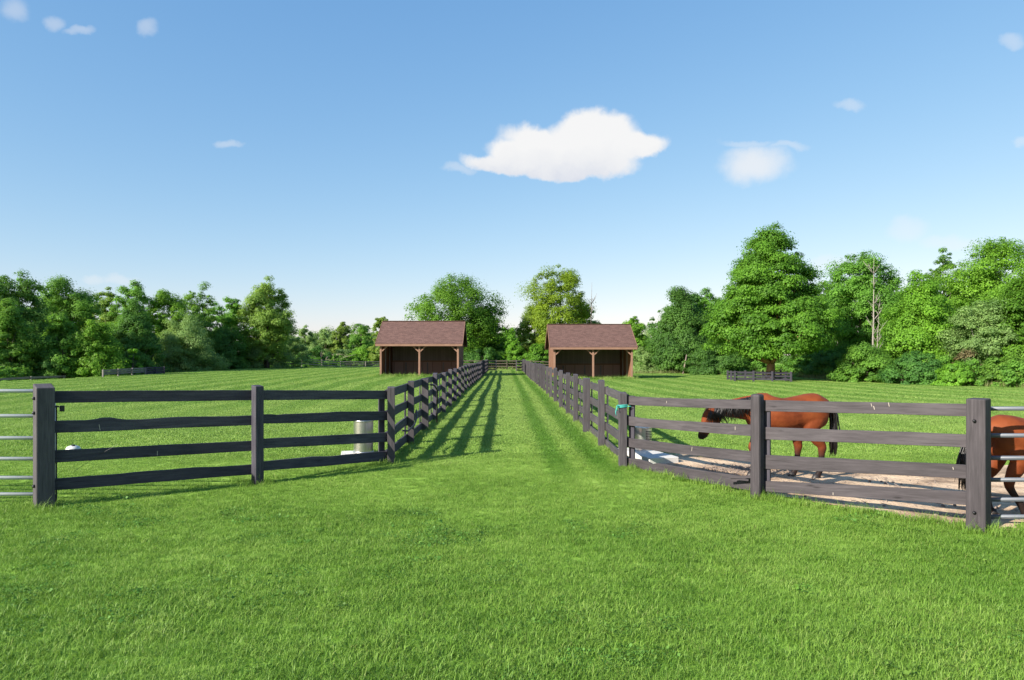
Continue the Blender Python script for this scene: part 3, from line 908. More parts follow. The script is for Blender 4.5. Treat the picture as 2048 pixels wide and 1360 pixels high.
tag(mb.build('dirt_clods', M['deadwood']), 'small dark clods of dirt lying on the pale sand', 'dirt', kind='stuff')

# ------------------------------------------------------------------ sheds


def shed(X0, X1, Y0, label):
    z0 = gz((X0 + X1) / 2, Y0 + 1) + (.04 if X0 < 0 else -.02)
    root = empty('run_in_shed', ((X0 + X1) / 2, Y0, z0), label, 'shed', 'run-in sheds either side of the lane')
    D = 6.4; Y1 = Y0 + D; ze = z0 + 2.92; zr = z0 + 4.78; ym = (Y0 + Y1) / 2; ov = .38; th = .09
    # walls
    mb = MB(); mb.box(((X0 + X1) / 2, Y1 - .03, z0 + 1.45), (X1 - X0, .06, 2.9)); bw = mb.build('back_wall', M['shed_inner'], root)
    for x, s in ((X0, 1), (X1, -1)):
        mb = MB(); a, b = sorted((x, x + s * .06))
        b_ = len(mb.v)
        prof = [(Y0 + .003, z0 - .05), (Y1 - .063, z0 - .05), (Y1 - .063, ze - .06), (ym, zr - .1), (Y0 + .003, ze - .06)]
        for xx in (a, b): mb.v.extend([(xx, p[0], p[1]) for p in prof])
        mb.face([4, 3, 2, 1, 0], [(0, 0)] * 5); mb.face([5, 6, 7, 8, 9], [(0, 0)] * 5)
        for i in range(5):
            j = (i + 1) % 5; mb.face([i, j, 5 + j, 5 + i], [(0, 0)] * 4)
        mb.build('side_wall', M['shed_board'], root)
    # frame: posts, beam, braces
    xm = (X0 + X1) / 2
    for x in (X0 + .09, xm, X1 - .09):
        mb = MB(); mb.box((x, Y0 - .075, z0 + 1.28), (.16, .15, 2.72)); mb.build('post', M['shed_wood'], root, bevel=.01)
    mb = MB(); mb.box((xm, Y0 - .075, ze - .18), (X1 - X0 + .02, .145, .2), 0, 0); mb.build('beam', M['shed_wood'], root)
    for x, sgn in ((X0 + .17, 1), (xm - .08, -1), (xm + .08, 1), (X1 - .17, -1)):
        mb = MB(); mb.bar((x, Y0 - .075, z0 + 2.12), (x + sgn * .58, Y0 - .075, z0 + 2.66), .10, .11, (0, 1, 0)); mb.build('brace', M['shed_wood'], root)
    # roof slabs
    run = ym - (Y0 - ov)
    sl = (zr - ze) / (ym - Y0)
    rf = None
    for sgn in (-1, 1):
        mb = MB(); xa, xb = X0 - .32, X1 + .32
        ye = ym + sgn * run; zee = zr - sl * run
        L = math.hypot(run, zr - zee)
        b = len(mb.v)
        mb.v.extend([(xa, ye, zee), (xb, ye, zee), (xb, ym, zr), (xa, ym, zr), (xa, ye, zee + th), (xb, ye, zee + th), (xb, ym, zr + th), (xa, ym, zr + th)])
        W = xb - xa
        for q, uv in (((4, 5, 6, 7), [(0, 0), (W, 0), (W, L), (0, L)]), ((3, 2, 1, 0), [(0, 0)] * 4), ((0, 1, 5, 4), [(0, 0), (W, 0), (W, .09), (0, .09)]),
                      ((1, 2, 6, 5), [(0, 0), (L, 0), (L, .09), (0, .09)]), ((3, 0, 4, 7), [(0, 0), (L, 0), (L, .09), (0, .09)])):
            mb.face([b + i for i in (q if sgn < 0 else q[::-1])], uv)
        rf = mb.build('roof_slope', M['shingle'], root)
        mb = MB(); mb.box((xm, ye - sgn * .0 + sgn * .017, zee - .045), (xb - xa, .03, .17), 0, 0); mb.build('fascia', M['shed_wood'], rf)
        for x in (xa - .017, xb + .017):
            mb = MB(); mb.bar((x, ye, zee + .0), (x, ym, zr + .0), .03, .2); mb.build('barge_board', M['shed_wood'], rf)
    mb = MB(); mb.bar((X0 - .33, ym, zr + th + .012), (X1 + .33, ym, zr + th + .012), .28, .03); mb.build('ridge_cap', M['shingle'], rf)
    # inner kick boards, rail, studs
    mb = MB(); mb.box((xm, Y1 - .09, z0 + .58), (X1 - X0 - .13, .05, 1.16)); mb.build('kick_board', M['kick'], bw)
    mb = MB(); mb.box((xm, Y1 - .13, z0 + 1.22), (X1 - X0 - .14, .13, .12), 0, 0); mb.build('wall_rail', M['shed_wood'], bw)
    for t in (.2, .5, .72):
        mb = MB(); mb.box((X0 + (X1 - X0) * t, Y1 - .16, z0 + .55), (.12, .08, 1.1)); mb.build('stud', M['shed_inner'], bw)
    for t in (.35, .7):
        for x, s in ((X0, 1), (X1, -1)):
            mb = MB(); mb.box((x + s * .105, Y0 + D * t, z0 + 1.4), (.09, .12, 2.7)); mb.build('stud', M['shed_inner'], root)
    mb = MB(); mb.box((xm, ym, z0 - .03), (X1 - X0 - .15, D - .2, .1)); mb.build('dirt_floor', M['dirt'], root)
    return root


M['dirt'] = plain('shed_dirt', (.20, .14, .10), .95, 0, .3, 3)
shed(-10.72, -3.94, 60, 'brown open-front shed with shingled roof on the left of the lane')
shed(4.15, 10.95, 60, 'brown open-front shed with sunlit end wall on the right of the lane')
# dirt apron in front of sheds
for X0, X1, lab in ((-10.4, -3.7, 'l'), (4.3, 11.0, 'r')):
    pl = dense_poly([(X0 - .1, 59.35), (X1 + .1, 59.35), (X1, 60.4), (X0, 60.4)], .25, .1, 4)
    me = bpy.data.meshes.new('dirt_apron'); me.from_pydata([(p[0], p[1], gz(p[0], p[1]) + .02) for p in pl], [], [list(range(len(pl)))])
    tag(link_mesh('dirt_apron', me, M['sand']), kind='structure')

# ------------------------------------------------------------------ trees


def leaf_mesh(name, P, N, S, T, rng):
    n = len(P)
    N = N / (np.linalg.norm(N, axis=1, keepdims=True) + 1e-9)
    a = rng.normal(size=(n, 3)); u = np.cross(N, a); u /= (np.linalg.norm(u, axis=1, keepdims=True) + 1e-9); v = np.cross(N, u)
    S = S[:, None]
    V = np.empty((n, 4, 3))
    V[:, 0] = P - u * S * .5
    V[:, 1] = P + v * S * .36 + N * S * .10 - u * S * .05
    V[:, 2] = P + u * S * .55 - N * S * .06
    V[:, 3] = P - v * S * .36 + N * S * .10 - u * S * .05
    me = bpy.data.meshes.new(name)
    me.vertices.add(n * 4); me.vertices.foreach_set('co', V.astype(np.float32).ravel())
    me.loops.add(n * 4); me.loops.foreach_set('vertex_index', np.arange(n * 4, dtype=np.int32))
    me.polygons.add(n); me.polygons.foreach_set('loop_start', np.arange(0, n * 4, 4, dtype=np.int32))
    me.update(calc_edges=True)
    at_ = me.attributes.new('tint', 'FLOAT', 'POINT'); at_.data.foreach_set('value', np.repeat(T, 4).astype(np.float32))
    return me


def prof_r(kind, t):
    if kind == 'round': return np.clip(.6 + 1.6 * t, 0, 1) * np.clip(1 - t ** 2.6, 0, 1) ** .5
    if kind == 'maple': return np.clip(.62 + 2.2 * t, 0, 1) * np.clip(1 - t, 0, 1) ** .55 * 1.08
    if kind == 'tall': return np.clip(.5 + 2.0 * t, 0, 1) * np.clip(1 - t ** 2.6, 0, 1) ** .6
    if kind == 'spread': return np.clip(.5 + 1.3 * t, 0, 1) * np.clip(1 - t ** 3.2, 0, 1) ** .5
    if kind == 'bush': return np.clip(1 - t ** 2.2, 0, 1) ** .55
    if kind == 'cap': return np.clip(1 - t * t, 0, 1) ** .5


def crown_points(rng, h0, h1, W, kind, ncl, per, leaf, flat=.62, bump=.22, holes=6, csize=None, inner=.38, droop=.22):
    Hc = h1 - h0
    tt = rng.uniform(0, 1, ncl * 6)
    keep = rng.uniform(0, 1, len(tt)) < np.clip(prof_r(kind, tt), .12, 1)
    t = tt[keep][:ncl]; m = len(t)
    th = rng.uniform(0, 2 * np.pi, m)
    ph = rng.uniform(0, 6.28, 8)
    B = 1 + bump * (np.sin(2 * th + 5 * t + ph[0]) * .5 + np.sin(3 * th - 7 * t + ph[1]) * .5 + np.sin(5 * th + 13 * t + ph[2]) * .45 + np.sin(7 * th - 19 * t + ph[3]) * .3)
    rho = np.where(rng.uniform(0, 1, m) < inner, rng.uniform(.2, .8, m), rng.uniform(.8, 1.0, m))
    rad = W / 2 * prof_r(kind, t) * B * rho
    z = h0 + Hc * t * (1 + .05 * np.sin(3 * th + ph[4]) + .035 * np.sin(6 * th + ph[5]))
    C = np.stack([rad * np.cos(th), rad * np.sin(th), z], -1)
    for k in range(holes):
        hc = C[rng.integers(0, len(C))]; hr = W * rng.uniform(.06, .11)
        C = C[np.linalg.norm(C - hc, axis=1) > hr]
    m = len(C)
    csize = csize or W * .084
    cs = csize * np.exp(rng.normal(0, .38, m))
    k = np.maximum(4, (per * 3.1 * (cs / csize) ** 1.5).astype(int))
    ci_ = np.repeat(np.arange(m), k); n = len(ci_)
    off = rng.normal(0, 1, (n, 3)); off *= (rng.uniform(0, 1, n) ** .45 * 1.05 / np.linalg.norm(off, axis=1))[:, None]; off[rng.uniform(0, 1, n) < .3] *= 1.25; rl = np.linalg.norm(off[:, :2], axis=1)
    off[:, 2] = off[:, 2] * flat - droop * rl ** 2 * .5
    P = C[ci_] + off * cs[ci_][:, None]
    axis_c = np.array([0, 0, h0 + Hc * .45])
    out = P - axis_c; out[:, 2] *= .6; out /= (np.linalg.norm(out, axis=1, keepdims=True) + 1e-6)
    oc = off.copy(); oc[:, 2] += .25; oc /= (np.linalg.norm(oc, axis=1, keepdims=True) + 1e-6)
    N = out * .45 + oc * .75 + np.array([0, 0, .42]) + rng.normal(0, .30, (n, 3))
    S = leaf * .76 * np.exp(rng.normal(0, .25, n))
    T = np.clip(rng.uniform(0, 1, m)[ci_] * .6 + rng.uniform(0, 1, n) * .4, 0, 1)
    P[:, 2] = np.maximum(P[:, 2], .06)
    return P, N, S, T, C


def trunk_mb(rng, base, h, r0, C, nl=14, lean=0, top=.8, stems=1):
    mb = MB()
    for s in range(stems):
        x = y = 0.0; pts = []; rad = []; a = rng.uniform(0, 6.28)
        for k in range(9):
            t = k / 8
            pts.append((base[0] + x + (s - (stems - 1) / 2) * r0 * 2.2 * (1 + 2 * t), base[1] + y, base[2] - .1 + h * top * t))
            rad.append(max(.02, r0 * (1 - t) ** .8 * (1.35 if k == 0 else 1) + .015))
            x += rng.normal(lean * .1, .02 * h * .3); y += rng.normal(0, .02 * h * .3)
        mb.tube(pts, rad, 9)
        if C is not None and len(C):
            for q in rng.choice(len(C), min(nl, len(C)), replace=False):
                c = C[q]; zz = np.clip((c[2] - h * .12) * .72, h * .12, h * top * .92)
                i = zz / (h * top) * 8; i0 = int(i); f = i - i0
                i0 = min(i0, 7)
                p0 = Vector(pts[i0]).lerp(Vector(pts[i0 + 1]), f); rr0 = (rad[i0] * (1 - f) + rad[i0 + 1] * f) * .55
                p1 = Vector((base[0] + c[0], base[1] + c[1], base[2] + c[2]))
                mid = p0.lerp(p1, .5) + Vector((0, 0, (p1 - p0).length * -.06))
                mb.tube([p0, p0.lerp(mid, .5) + Vector((0, 0, .05)), mid, p1], [rr0, rr0 * .8, rr0 * .55, .012], 6)
    return mb


def tree(name, label, px, Y, top, wpx, mat, kind='round', h0=.12, ncl=260, per=55, leaf=.2, seed=1, cat='tree', group=None, bark='bark', r0=None, trunk=True, nl=14, X=None, **kw):
    rng = np.random.default_rng(seed)
    X = wx(px, Y) if X is None else X; z = gz(X, Y)
    h = (EYE - z + (VY - top) * Y / F) * .955; W = wpx * Y / F
    root = empty(name, (X, Y, z), label, cat, group)
    P, N, S, T, C = crown_points(rng, h * h0, h, W, kind, ncl, per, leaf, **kw)
    me = leaf_mesh('crown' if trunk else 'foliage', P, N, S, T, rng)
    o = link_mesh('crown' if trunk else 'foliage', me, M[mat], root)
    tm = trunk_mb(rng, (X, Y, z), h, r0 or max(.09, h * .018), C, nl, top=.8 if trunk else .6, stems=1 if trunk else 3)
    tm.build('trunk' if trunk else 'stem', M[bark], root, smooth=True)
    return root


def shrub(label, px, Y, top, wpx, mat, seed, ncl=70, per=60, leaf=.15, **kw):
    kw.setdefault('holes', 3)
    return tree('shrub', label, px, Y, top, wpx, mat, kw.pop('kind', 'bush'), .02, ncl, per, leaf, seed, 'shrub', trunk=False, r0=.04, nl=10, **kw)


GL = 'trees along the left edge of the left field'
GR = 'trees of the wood edge on the right'
GC = 'trees beyond the far end of the lane'
# the big maple
tree('maple_tree', 'tallest bright green maple inside the low boxed fence in the right field', 1540, 57, 451, 240, 'lf_maple', 'maple', .19, 640, 75, .19, 101, bark='bark_warm', r0=.34, nl=30,
     flat=.45, bump=.17, csize=.66, droop=.4, holes=10)
# left wood
tree('broadleaf_tree', 'tall dark tree at the left edge, highest crown of the left wood corner', 22, 66, 540, 150, 'lf_deep', 'round', .1, 330, 60, .19, 1, group=GL)
tree('broadleaf_tree', 'dark green tree second from the left edge with a domed top', 130, 74, 551, 125, 'lf_mid', 'round', .1, 300, 60, .2, 2, group=GL)
tree('broadleaf_tree', 'mid green tree in front of the darkest tree at the left edge', 14, 60, 598, 105, 'lf_mid', 'maple', .04, 260, 60, .17, 3, group=GL)
tree('broadleaf_tree', 'small mid green tree between the left edge and the lime tree', 122, 62.5, 627, 95, 'lf_mid', 'maple', .03, 230, 60, .17, 4, group=GL)
tree('broadleaf_tree', 'brightest lime green tree of the left wood, left of the grey slatted panel', 190, 64, 640, 112, 'lf_lime', 'maple', .03, 260, 65, .17, 5, group=GL)
tree('broadleaf_tree', 'olive brown thin-topped tree behind the lime green tree', 212, 86, 572, 70, 'lf_olive', 'tall', .15, 170, 45, .2, 6, group=GL)
tree('broadleaf_tree', 'tree with two open tufts on top behind the dark maple of the left wood', 268, 84, 562, 84, 'lf_mid', 'spread', .15, 200, 48, .2, 7, group=GL)
tree('broadleaf_tree', 'deep green full tree behind the slatted panel and field gate', 268, 74, 605, 108, 'lf_deep', 'maple', .04, 300, 60, .18, 8, group=GL)
tree('broadleaf_tree', 'yellowish green tree right of the deep green tree in the left wood', 330, 86, 578, 95, 'lf_lime', 'round', .1, 240, 50, .2, 9, group=GL)
tree('broadleaf_tree', 'mid green tree with ragged sprigs on its top left of the tall olive tree', 398, 92, 566, 92, 'lf_mid', 'spread', .1, 260, 50, .2, 10, group=GL)
tree('broadleaf_tree', 'pale green soft tree standing low right of the field gate', 372, 83, 634, 120, 'lf_sage', 'round', .02, 300, 60, .17, 11, group=GL)
tree('broadleaf_tree', 'narrow green tree filling the dip left of the tall olive tree', 462, 98, 588, 74, 'lf_mid', 'tall', .08, 210, 50, .22, 12, group=GL)
tree('broadleaf_tree', 'tall olive green tree at the right end of the left wood', 535, 98, 557, 100, 'lf_olive', 'spread', .14, 330, 52, .23, 13, group=GL, holes=11)
tree('broadleaf_tree', 'dark low tree under the pale soft tree and narrow green tree', 448, 93, 650, 90, 'lf_deep', 'round', .02, 220, 55, .2, 14, group=GL)
tree('sapling', 'bright lime sapling just behind the grey slatted panel', 266, 70.5, 690, 40, 'lf_lime', 'maple', .05, 60, 50, .15, 15, cat='sapling', holes=2)
shrub('grey-green shrubby thicket under the tall olive tree', 530, 99, 664, 90, 'lf_sage', 16, 110)
shrub('pale shrub with dry twigs right of the tall olive tree', 585, 104, 668, 70, 'lf_sage', 17, 90)
shrub('dark shrub at the foot of the left edge trees', 92, 61, 700, 70, 'lf_deep', 18)
shrub('brownish low shrub right of the lime tree trunk', 205, 68, 700, 50, 'lf_olive', 19)
shrub('pale leafy shrub right of the dark field gate', 356, 81, 690, 74, 'lf_sage', 20, 90)
shrub('deep green shrub in the shade left of the thicket', 470, 98, 694, 80, 'lf_deep', 22, 90)
# distant trees left of the left shed
FAR = [('light', 612, 135, 652, 52, 'lf_sage', 'round', 31, 'pale distant tree next to the pale shrub right of the left wood'),
       ('b', 650, 150, 658, 56, 'lf_sage', 'round', 32, 'low round distant tree behind the brush pile'),
       ('c', 684, 150, 640, 44, 'lf_olive', 'tall', 33, 'thin distant tree with feathery top midway to the left shed'),
       ('d', 722, 140, 645, 50, 'lf_mid', 'round', 34, 'dark distant tree behind the bright bush by the left shed'),
       ('e', 765, 125, 628, 46, 'lf_olive', 'spread', 35, 'airy tree just above the left end of the left shed roof'),
       ('f', 800, 130, 642, 50, 'lf_mid', 'round', 36, 'distant tree behind the left half of the left shed roof')]
for _, px, Y, top, w, mt, kd, sd, lb in FAR:
    tree('broadleaf_tree', lb, px, Y, top, w, mt, kd, .06, 150, 42, .26, sd, group='distant trees left of the left shed')
shrub('bright green bush left of the left shed behind the far fence', 728, 128, 695, 58, 'lf_lime', 37, 80, leaf=.2)
shrub('dark green low bush behind the far fence near the brush pile', 640, 127, 694, 60, 'lf_deep', 38, 80, leaf=.2)
shrub('dull green low bush between the brush pile and the bright bush', 690, 130, 690, 50, 'lf_sage', 39, 80, leaf=.2)
# trees beyond the lane
tree('broadleaf_tree', 'broad deep green tree rising behind the left shed roof', 908, 98, 553, 168, 'lf_maple', 'spread', .1, 400, 62, .24, 41, group=GC, holes=24, bump=.34, inner=.2)
tree('broadleaf_tree', 'darker lower tree at the right shoulder of the broad tree behind the left shed', 965, 102, 612, 84, 'lf_deep', 'round', .05, 230, 55, .24, 42, group=GC)
tree('broadleaf_tree', 'tall yellow-green round-topped tree behind the left end of the right shed', 1120, 98, 528, 118, 'lf_gold', 'round', .2, 320, 58, .22, 43, group=GC, holes=24, bump=.26, inner=.2)
tree('broadleaf_tree', 'olive tree at the left foot of the tall yellow-green tree', 1068, 104, 608, 72, 'lf_olive', 'round', .05, 200, 52, .23, 44, group=GC)
tree('broadleaf_tree', 'sparse olive tree behind the right shed roof right of the yellow-green tree', 1172, 103, 612, 74, 'lf_olive', 'round', .05, 190, 46, .23, 45, group=GC)
tree('broadleaf_tree', 'small light green tree in the gap at the far end of the lane', 1018, 118, 648, 62, 'lf_lime', 'round', .03, 170, 50, .25, 46, group=GC)
shrub('dark bush behind the far end of the left lane fence', 965, 94, 690, 70, 'lf_deep', 47, 90, leaf=.2)
shrub('yellowish bush in the middle of the far lane end', 1030, 96, 690, 54, 'lf_lime', 48, 80, leaf=.2)
shrub('mid green bush left of the right shed behind the lane end', 1076, 94, 684, 62, 'lf_maple', 49, 90, leaf=.2)
# right wood
tree('broadleaf_tree', 'light green small tree just right of the right shed roof', 1268, 96, 630, 66, 'lf_lime', 'round', .03, 190, 50, .23, 51, group=GR)
tree('broadleaf_tree', 'dense dark round tree between the right shed and the big maple', 1362, 80, 572, 125, 'lf_deep', 'maple', .03, 430, 62, .2, 52, group=GR, bump=.16)
tree('broadleaf_tree', 'dark green tree tucked behind the left flank of the big maple', 1418, 86, 574, 90, 'lf_mid', 'round', .05, 240, 55, .21, 53, group=GR)
tree('broadleaf_tree', 'tall dark green tree right of the big maple behind the pale bare stems', 1722, 66, 496, 150, 'lf_mid', 'spread', .05, 460, 60, .19, 54, group=GR, bump=.28)
tree('broadleaf_tree', 'green tree filling the gap behind the right flank of the big maple', 1648, 72, 560, 90, 'lf_maple', 'round', .05, 240, 55, .2, 55, group=GR)
tree('broadleaf_tree', 'bright yellow-green tree right of the pale bare stems', 1842, 56, 545, 160, 'lf_lime', 'maple', .05, 440, 62, .18, 56, group=GR, bump=.28)
tree('broadleaf_tree', 'thin-topped tree poking up behind the bright yellow-green tree', 1886, 72, 497, 88, 'lf_mid', 'tall', .2, 220, 48, .2, 57, group=GR)
tree('broadleaf_tree', 'tall light green tree rising highest at the upper right edge', 1998, 64, 474, 175, 'lf_lime', 'spread', .1, 460, 58, .19, 58, group=GR, bump=.28)
tree('broadleaf_tree', 'bright green dense tree at the right edge in front of the tall light green tree', 2046, 50, 548, 150, 'lf_maple', 'maple', .05, 380, 62, .17, 59, group=GR)
tree('broadleaf_tree', 'pale grey-green tree with visible slanting stems near the right edge', 1962, 51, 606, 125, 'lf_sage', 'spread', .25, 250, 45, .15, 60, group=GR, bark='bark_pale', r0=.11)
shrub('dark shrub at the wood edge right of the maple guard fence', 1662, 63, 690, 90, 'lf_deep', 61, 100)
shrub('mid green shrub below the pale bare stems', 1730, 54, 690, 110, 'lf_mid', 62, 130)
shrub('deep green wide shrub left of the lime shrub at the right field edge', 1832, 50, 702, 110, 'lf_deep', 63, 130)
shrub('lime green low shrub at the right field edge', 1912, 46.5, 724, 70, 'lf_lime', 64, 80)
shrub('brown half-dead shrub behind the lime shrub at the right', 1940, 48.5, 700, 76, 'lf_dry', 65, 46, per=40)
shrub('green shrub at the right edge of the field beside the brown one', 2010, 45.5, 712, 100, 'lf_mid', 66, 110)
shrub('grey-green shrub in front of the dark round tree', 1300, 82, 690, 84, 'lf_sage', 67, 100, leaf=.17)
shrub('dark shrub below the left flank of the maple', 1432, 74, 690, 110, 'lf_deep', 68, 120, leaf=.17)


# pale bare stems
def bare_tree(label, px, Y, top, mat, seed, stems, name='bare_tree', cat='tree', base_py=None):
    rng = np.random.default_rng(seed); X = wx(px, Y); z = gz(X, Y); h = EYE - z + (VY - top) * Y / F
    root = empty(name, (X, Y, z), label, cat)
    mb = MB()
    for dx, hh, r0, ln in stems:
        pts = []; x = dx; y = 0
        for k in range(9):
            pts.append((X + x, Y + y, z + h * hh * k / 8)); x += ln * .12 + rng.normal(0, .05); y += rng.normal(0, .05)
        mb.tube(pts, [max(.012, r0 * (1 - k / 8.6)) for k in range(9)], 7)
        for q in range(13):
            k = rng.integers(3, 8); p = Vector(pts[k]); a = rng.uniform(0, 6.28); L = h * rng.uniform(.06, .16)
            dv = Vector((math.cos(a) * .6, math.sin(a) * .6, .85)) * L
            p2 = p + dv * .5 + Vector((0, 0, -.05)); p3 = p + dv
            mb.tube([p, p2, p3], [r0 * .32, r0 * .2, .008], 5)
            for w in range(3):
                b = rng.uniform(0, 6.28); mb.tube([p2, p2 + Vector((math.cos(b) * .5, math.sin(b) * .5, .7)) * L * .4], [r0 * .14, .006], 4)
    mb.build('trunk', M[mat], root, smooth=True)
    return root


bare_tree('pale bare twin-stemmed birch standing in front of the dark tree on the right', 1746, 55.2, 512, 'bark_pale', 71, [(0, .98, .095, 0), (.18, .62, .065, .35)])
bare_tree('leafless grey branches sticking out right of the tall yellow-green tree', 1180, 97, 565, 'deadwood', 72, [(0, 1.0, .12, .3)])

# brush pile by the far fence and leaning poles
rng = np.random.default_rng(80)
Xb, Yb = wx(648, 124), 124; zb_ = gz(Xb, Yb)
mb = MB()
for k in range(34):
    a = rng.uniform(0, 6.28); L = rng.uniform(1.5, 4.2); p = Vector((Xb + rng.normal(0, 1.3), Yb + rng.normal(0, .6), zb_ + rng.uniform(.1, 1.0)))
    q = p + Vector((math.cos(a) * L, math.sin(a) * .5 * L, rng.uniform(.1, .7) * L)); m_ = p.lerp(q, .5) + Vector((0, 0, .25 * rng.uniform(0, 1) * L))
    mb.tube([p, m_, q], [.07, .045, .012], 5)
tag(mb.build('brush_pile', M['deadwood'], origin=(Xb, Yb, zb_), smooth=True), 'tangle of grey fallen branches behind the far fence of the left field', 'brush pile')
mb = MB(); x = wx(1366, 76); mb.tube([(x, 76, gz(x, 76)), (x + .5, 76.4, gz(x, 76) + 2.1)], [.09, .06], 7)
tag(mb.build('leaning_pole', M['deadwood'], origin=(x, 76, gz(x, 76)), smooth=True), 'pale pole leaning at the wood edge left of the maple guard fence', 'pole')


# far-off woodland and undergrowth, masses nobody could count
def mass(name, label, cat, spots, mat, seed, leaf, per, ncl):
    rng = np.random.default_rng(seed); PP = []
    for X, Y, h, W, kd in spots:
        P, N, S, T, C = crown_points(rng, h * .03, h, W, kd, ncl, per, leaf, holes=2)
        P += np.array([X, Y, gz(X, Y)]); PP.append((P, N, S, T))
    me = leaf_mesh(name, *[np.concatenate([q[i] for q in PP]) for i in range(4)], rng)
    return tag(link_mesh(name, me, M[mat]), label, cat, kind='stuff')


rs = np.random.default_rng(90)
sp = []
for px in range(-160, 560, 42):
    Y = 92 + max(0, px) * .06 + rs.uniform(-4, 8); X = wx(px, Y); sp.append((X, Y, rs.uniform(10.4, 12.0) + (1.0 if px < 150 else 0), rs.uniform(6.5, 8.5), 'round'))
mass('woodland', 'deep green wood mass behind the left field trees', 'woodland', sp, 'lf_mid', 91, .3, 40, 70)
sp = []
for px in list(range(540, 1300, 30)) + list(range(555, 840, 26)):
    Y = 158 + rs.uniform(-8, 14); sp.append((wx(px, Y), Y, rs.uniform(7.0, 9.6), rs.uniform(7, 10), 'round'))
mass('woodland', 'pale far wood mass seen between the left wood and the right shed', 'woodland', sp, 'lf_sage', 92, .34, 40, 64)
sp = []
for px in range(1345, 2200, 44):
    Y = 86 - max(0, px - 1560) * .014 + rs.uniform(-3, 4); sp.append((wx(px, Y), Y, rs.uniform(8, 10) + max(0, px - 1560) * .004, rs.uniform(6, 8), 'round'))
mass('woodland', 'deep green wood mass behind the right field trees', 'woodland', sp, 'lf_deep', 93, .3, 40, 70)
sp = []
for k in range(36): sp.append((-41.5 + rs.normal(0, 1.0), 42 + k * 1.5, rs.uniform(1.2, 2.6), rs.uniform(2.2, 3.4), 'bush'))
for k in range(40):
    t = k / 39; sp.append((-40 + 37 * t, 102 + 30 * min(1, t * 2.2) + rs.uniform(0, 3), rs.uniform(1.3, 2.8), rs.uniform(3, 4.5), 'bush'))
mass('undergrowth', 'low tangled green undergrowth along the left and far field edges', 'undergrowth', sp, 'lf_mid', 94, .17, 40, 34)
sp = []
for k in range(18): sp.append((-9 + k * 1.4, 95 + rs.uniform(0, 4), rs.uniform(1.6, 3.0), rs.uniform(2.8, 4.2), 'bush'))
for k in range(16): sp.append((12 + k * 1.05, 83 + rs.uniform(0, 3) - max(0, k - 8) * 1.4, rs.uniform(1.4, 2.8), rs.uniform(2.6, 4), 'bush'))
for k in range(26):
    t = k / 25; sp.append((28 + 5.5 * t ** 2 + rs.uniform(0, 1.5), 70 - 30 * t, rs.uniform(1.0, 2.2), rs.uniform(2.2, 3.4), 'bush'))
mass('undergrowth', 'low tangled green undergrowth along the lane end and right wood edge', 'undergrowth', sp, 'lf_mid', 95, .17, 44, 36)


# tall pale grass fringe along the wood edge
def fringe(seed, segs, dens):
    r = np.random.default_rng(seed); P = []
    for a, b, n in segs: P.append(np.array(a) + (np.array(b) - np.array(a)) * r.uniform(0, 1, n)[:, None] + r.normal(0, .28, (n, 2)))
    P = np.concatenate(P); n = len(P); z = g(P[:, 0], P[:, 1])
    h = .32 * np.exp(r.normal(0, .35, n)); a = r.uniform(0, 6.28, n); w = .022
    V = np.empty((n, 3, 3))
    V[:, 0] = np.stack([P[:, 0] - w * np.cos(a), P[:, 1] - w * np.sin(a), z], -1); V[:, 1] = np.stack([P[:, 0] + w * np.cos(a), P[:, 1] + w * np.sin(a), z], -1)
    V[:, 2] = np.stack([P[:, 0] + r.normal(0, .1, n), P[:, 1] + r.normal(0, .1, n), z + h], -1)
    me = bpy.data.meshes.new('tall_grass'); me.vertices.add(n * 3); me.vertices.foreach_set('co', V.astype(np.float32).ravel())
    me.loops.add(n * 3); me.loops.foreach_set('vertex_index', np.arange(n * 3, dtype=np.int32)); me.polygons.add(n); me.polygons.foreach_set('loop_start', np.arange(0, n * 3, 3, dtype=np.int32))
    me.update(calc_edges=True)
    at_ = me.attributes.new('tint', 'FLOAT', 'POINT'); at_.data.foreach_set('value', np.repeat(r.uniform(.3, 1, n), 3).astype(np.float32))
    return me


M['tallgrass'] = leafmat('tall_pale_grass', (.10, .15, .04), (.24, .25, .10), .3)
me = fringe(5, [((11, 79.5), (27, 77), 1500), ((27, 77), (27.5, 56), 2600), ((27.5, 56), (33, 41), 3600), ((-38, 60), (-38, 90), 1200), ((-9, 89.6), (9, 89.6), 900)], 1)
tag(link_mesh('tall_grass', me, M['tallgrass']), 'uncut pale tall grass fringe along the wood edge', 'grass', kind='stuff')

# ------------------------------------------------------------------ horses


def loft(mb, chain, n=18, sq=2.2):
    """chain of (x, y, z, lateral radius, section radius); sections stand square to the path in the x-z plane"""
    P = [Vector(c[:3]) for c in chain]; rr = []
    for i, c in enumerate(chain):
        d = (P[min(i + 1, len(P) - 1)] - P[max(i - 1, 0)]); d.normalize()
        lat = Vector((0, 1, 0)); lat = (lat - d * lat.dot(d)).normalized(); up = d.cross(lat).normalized()
        ring = []
        for k in range(n):
            a = 2 * math.pi * k / n; ca, sa = math.cos(a), math.sin(a)
            ring.append(P[i] + lat * (math.copysign(abs(ca) ** (2 / sq), ca) * c[3]) + up * (math.copysign(abs(sa) ** (2 / sq), sa) * c[4]))
        rr.append(ring)
    mb.rings(rr)


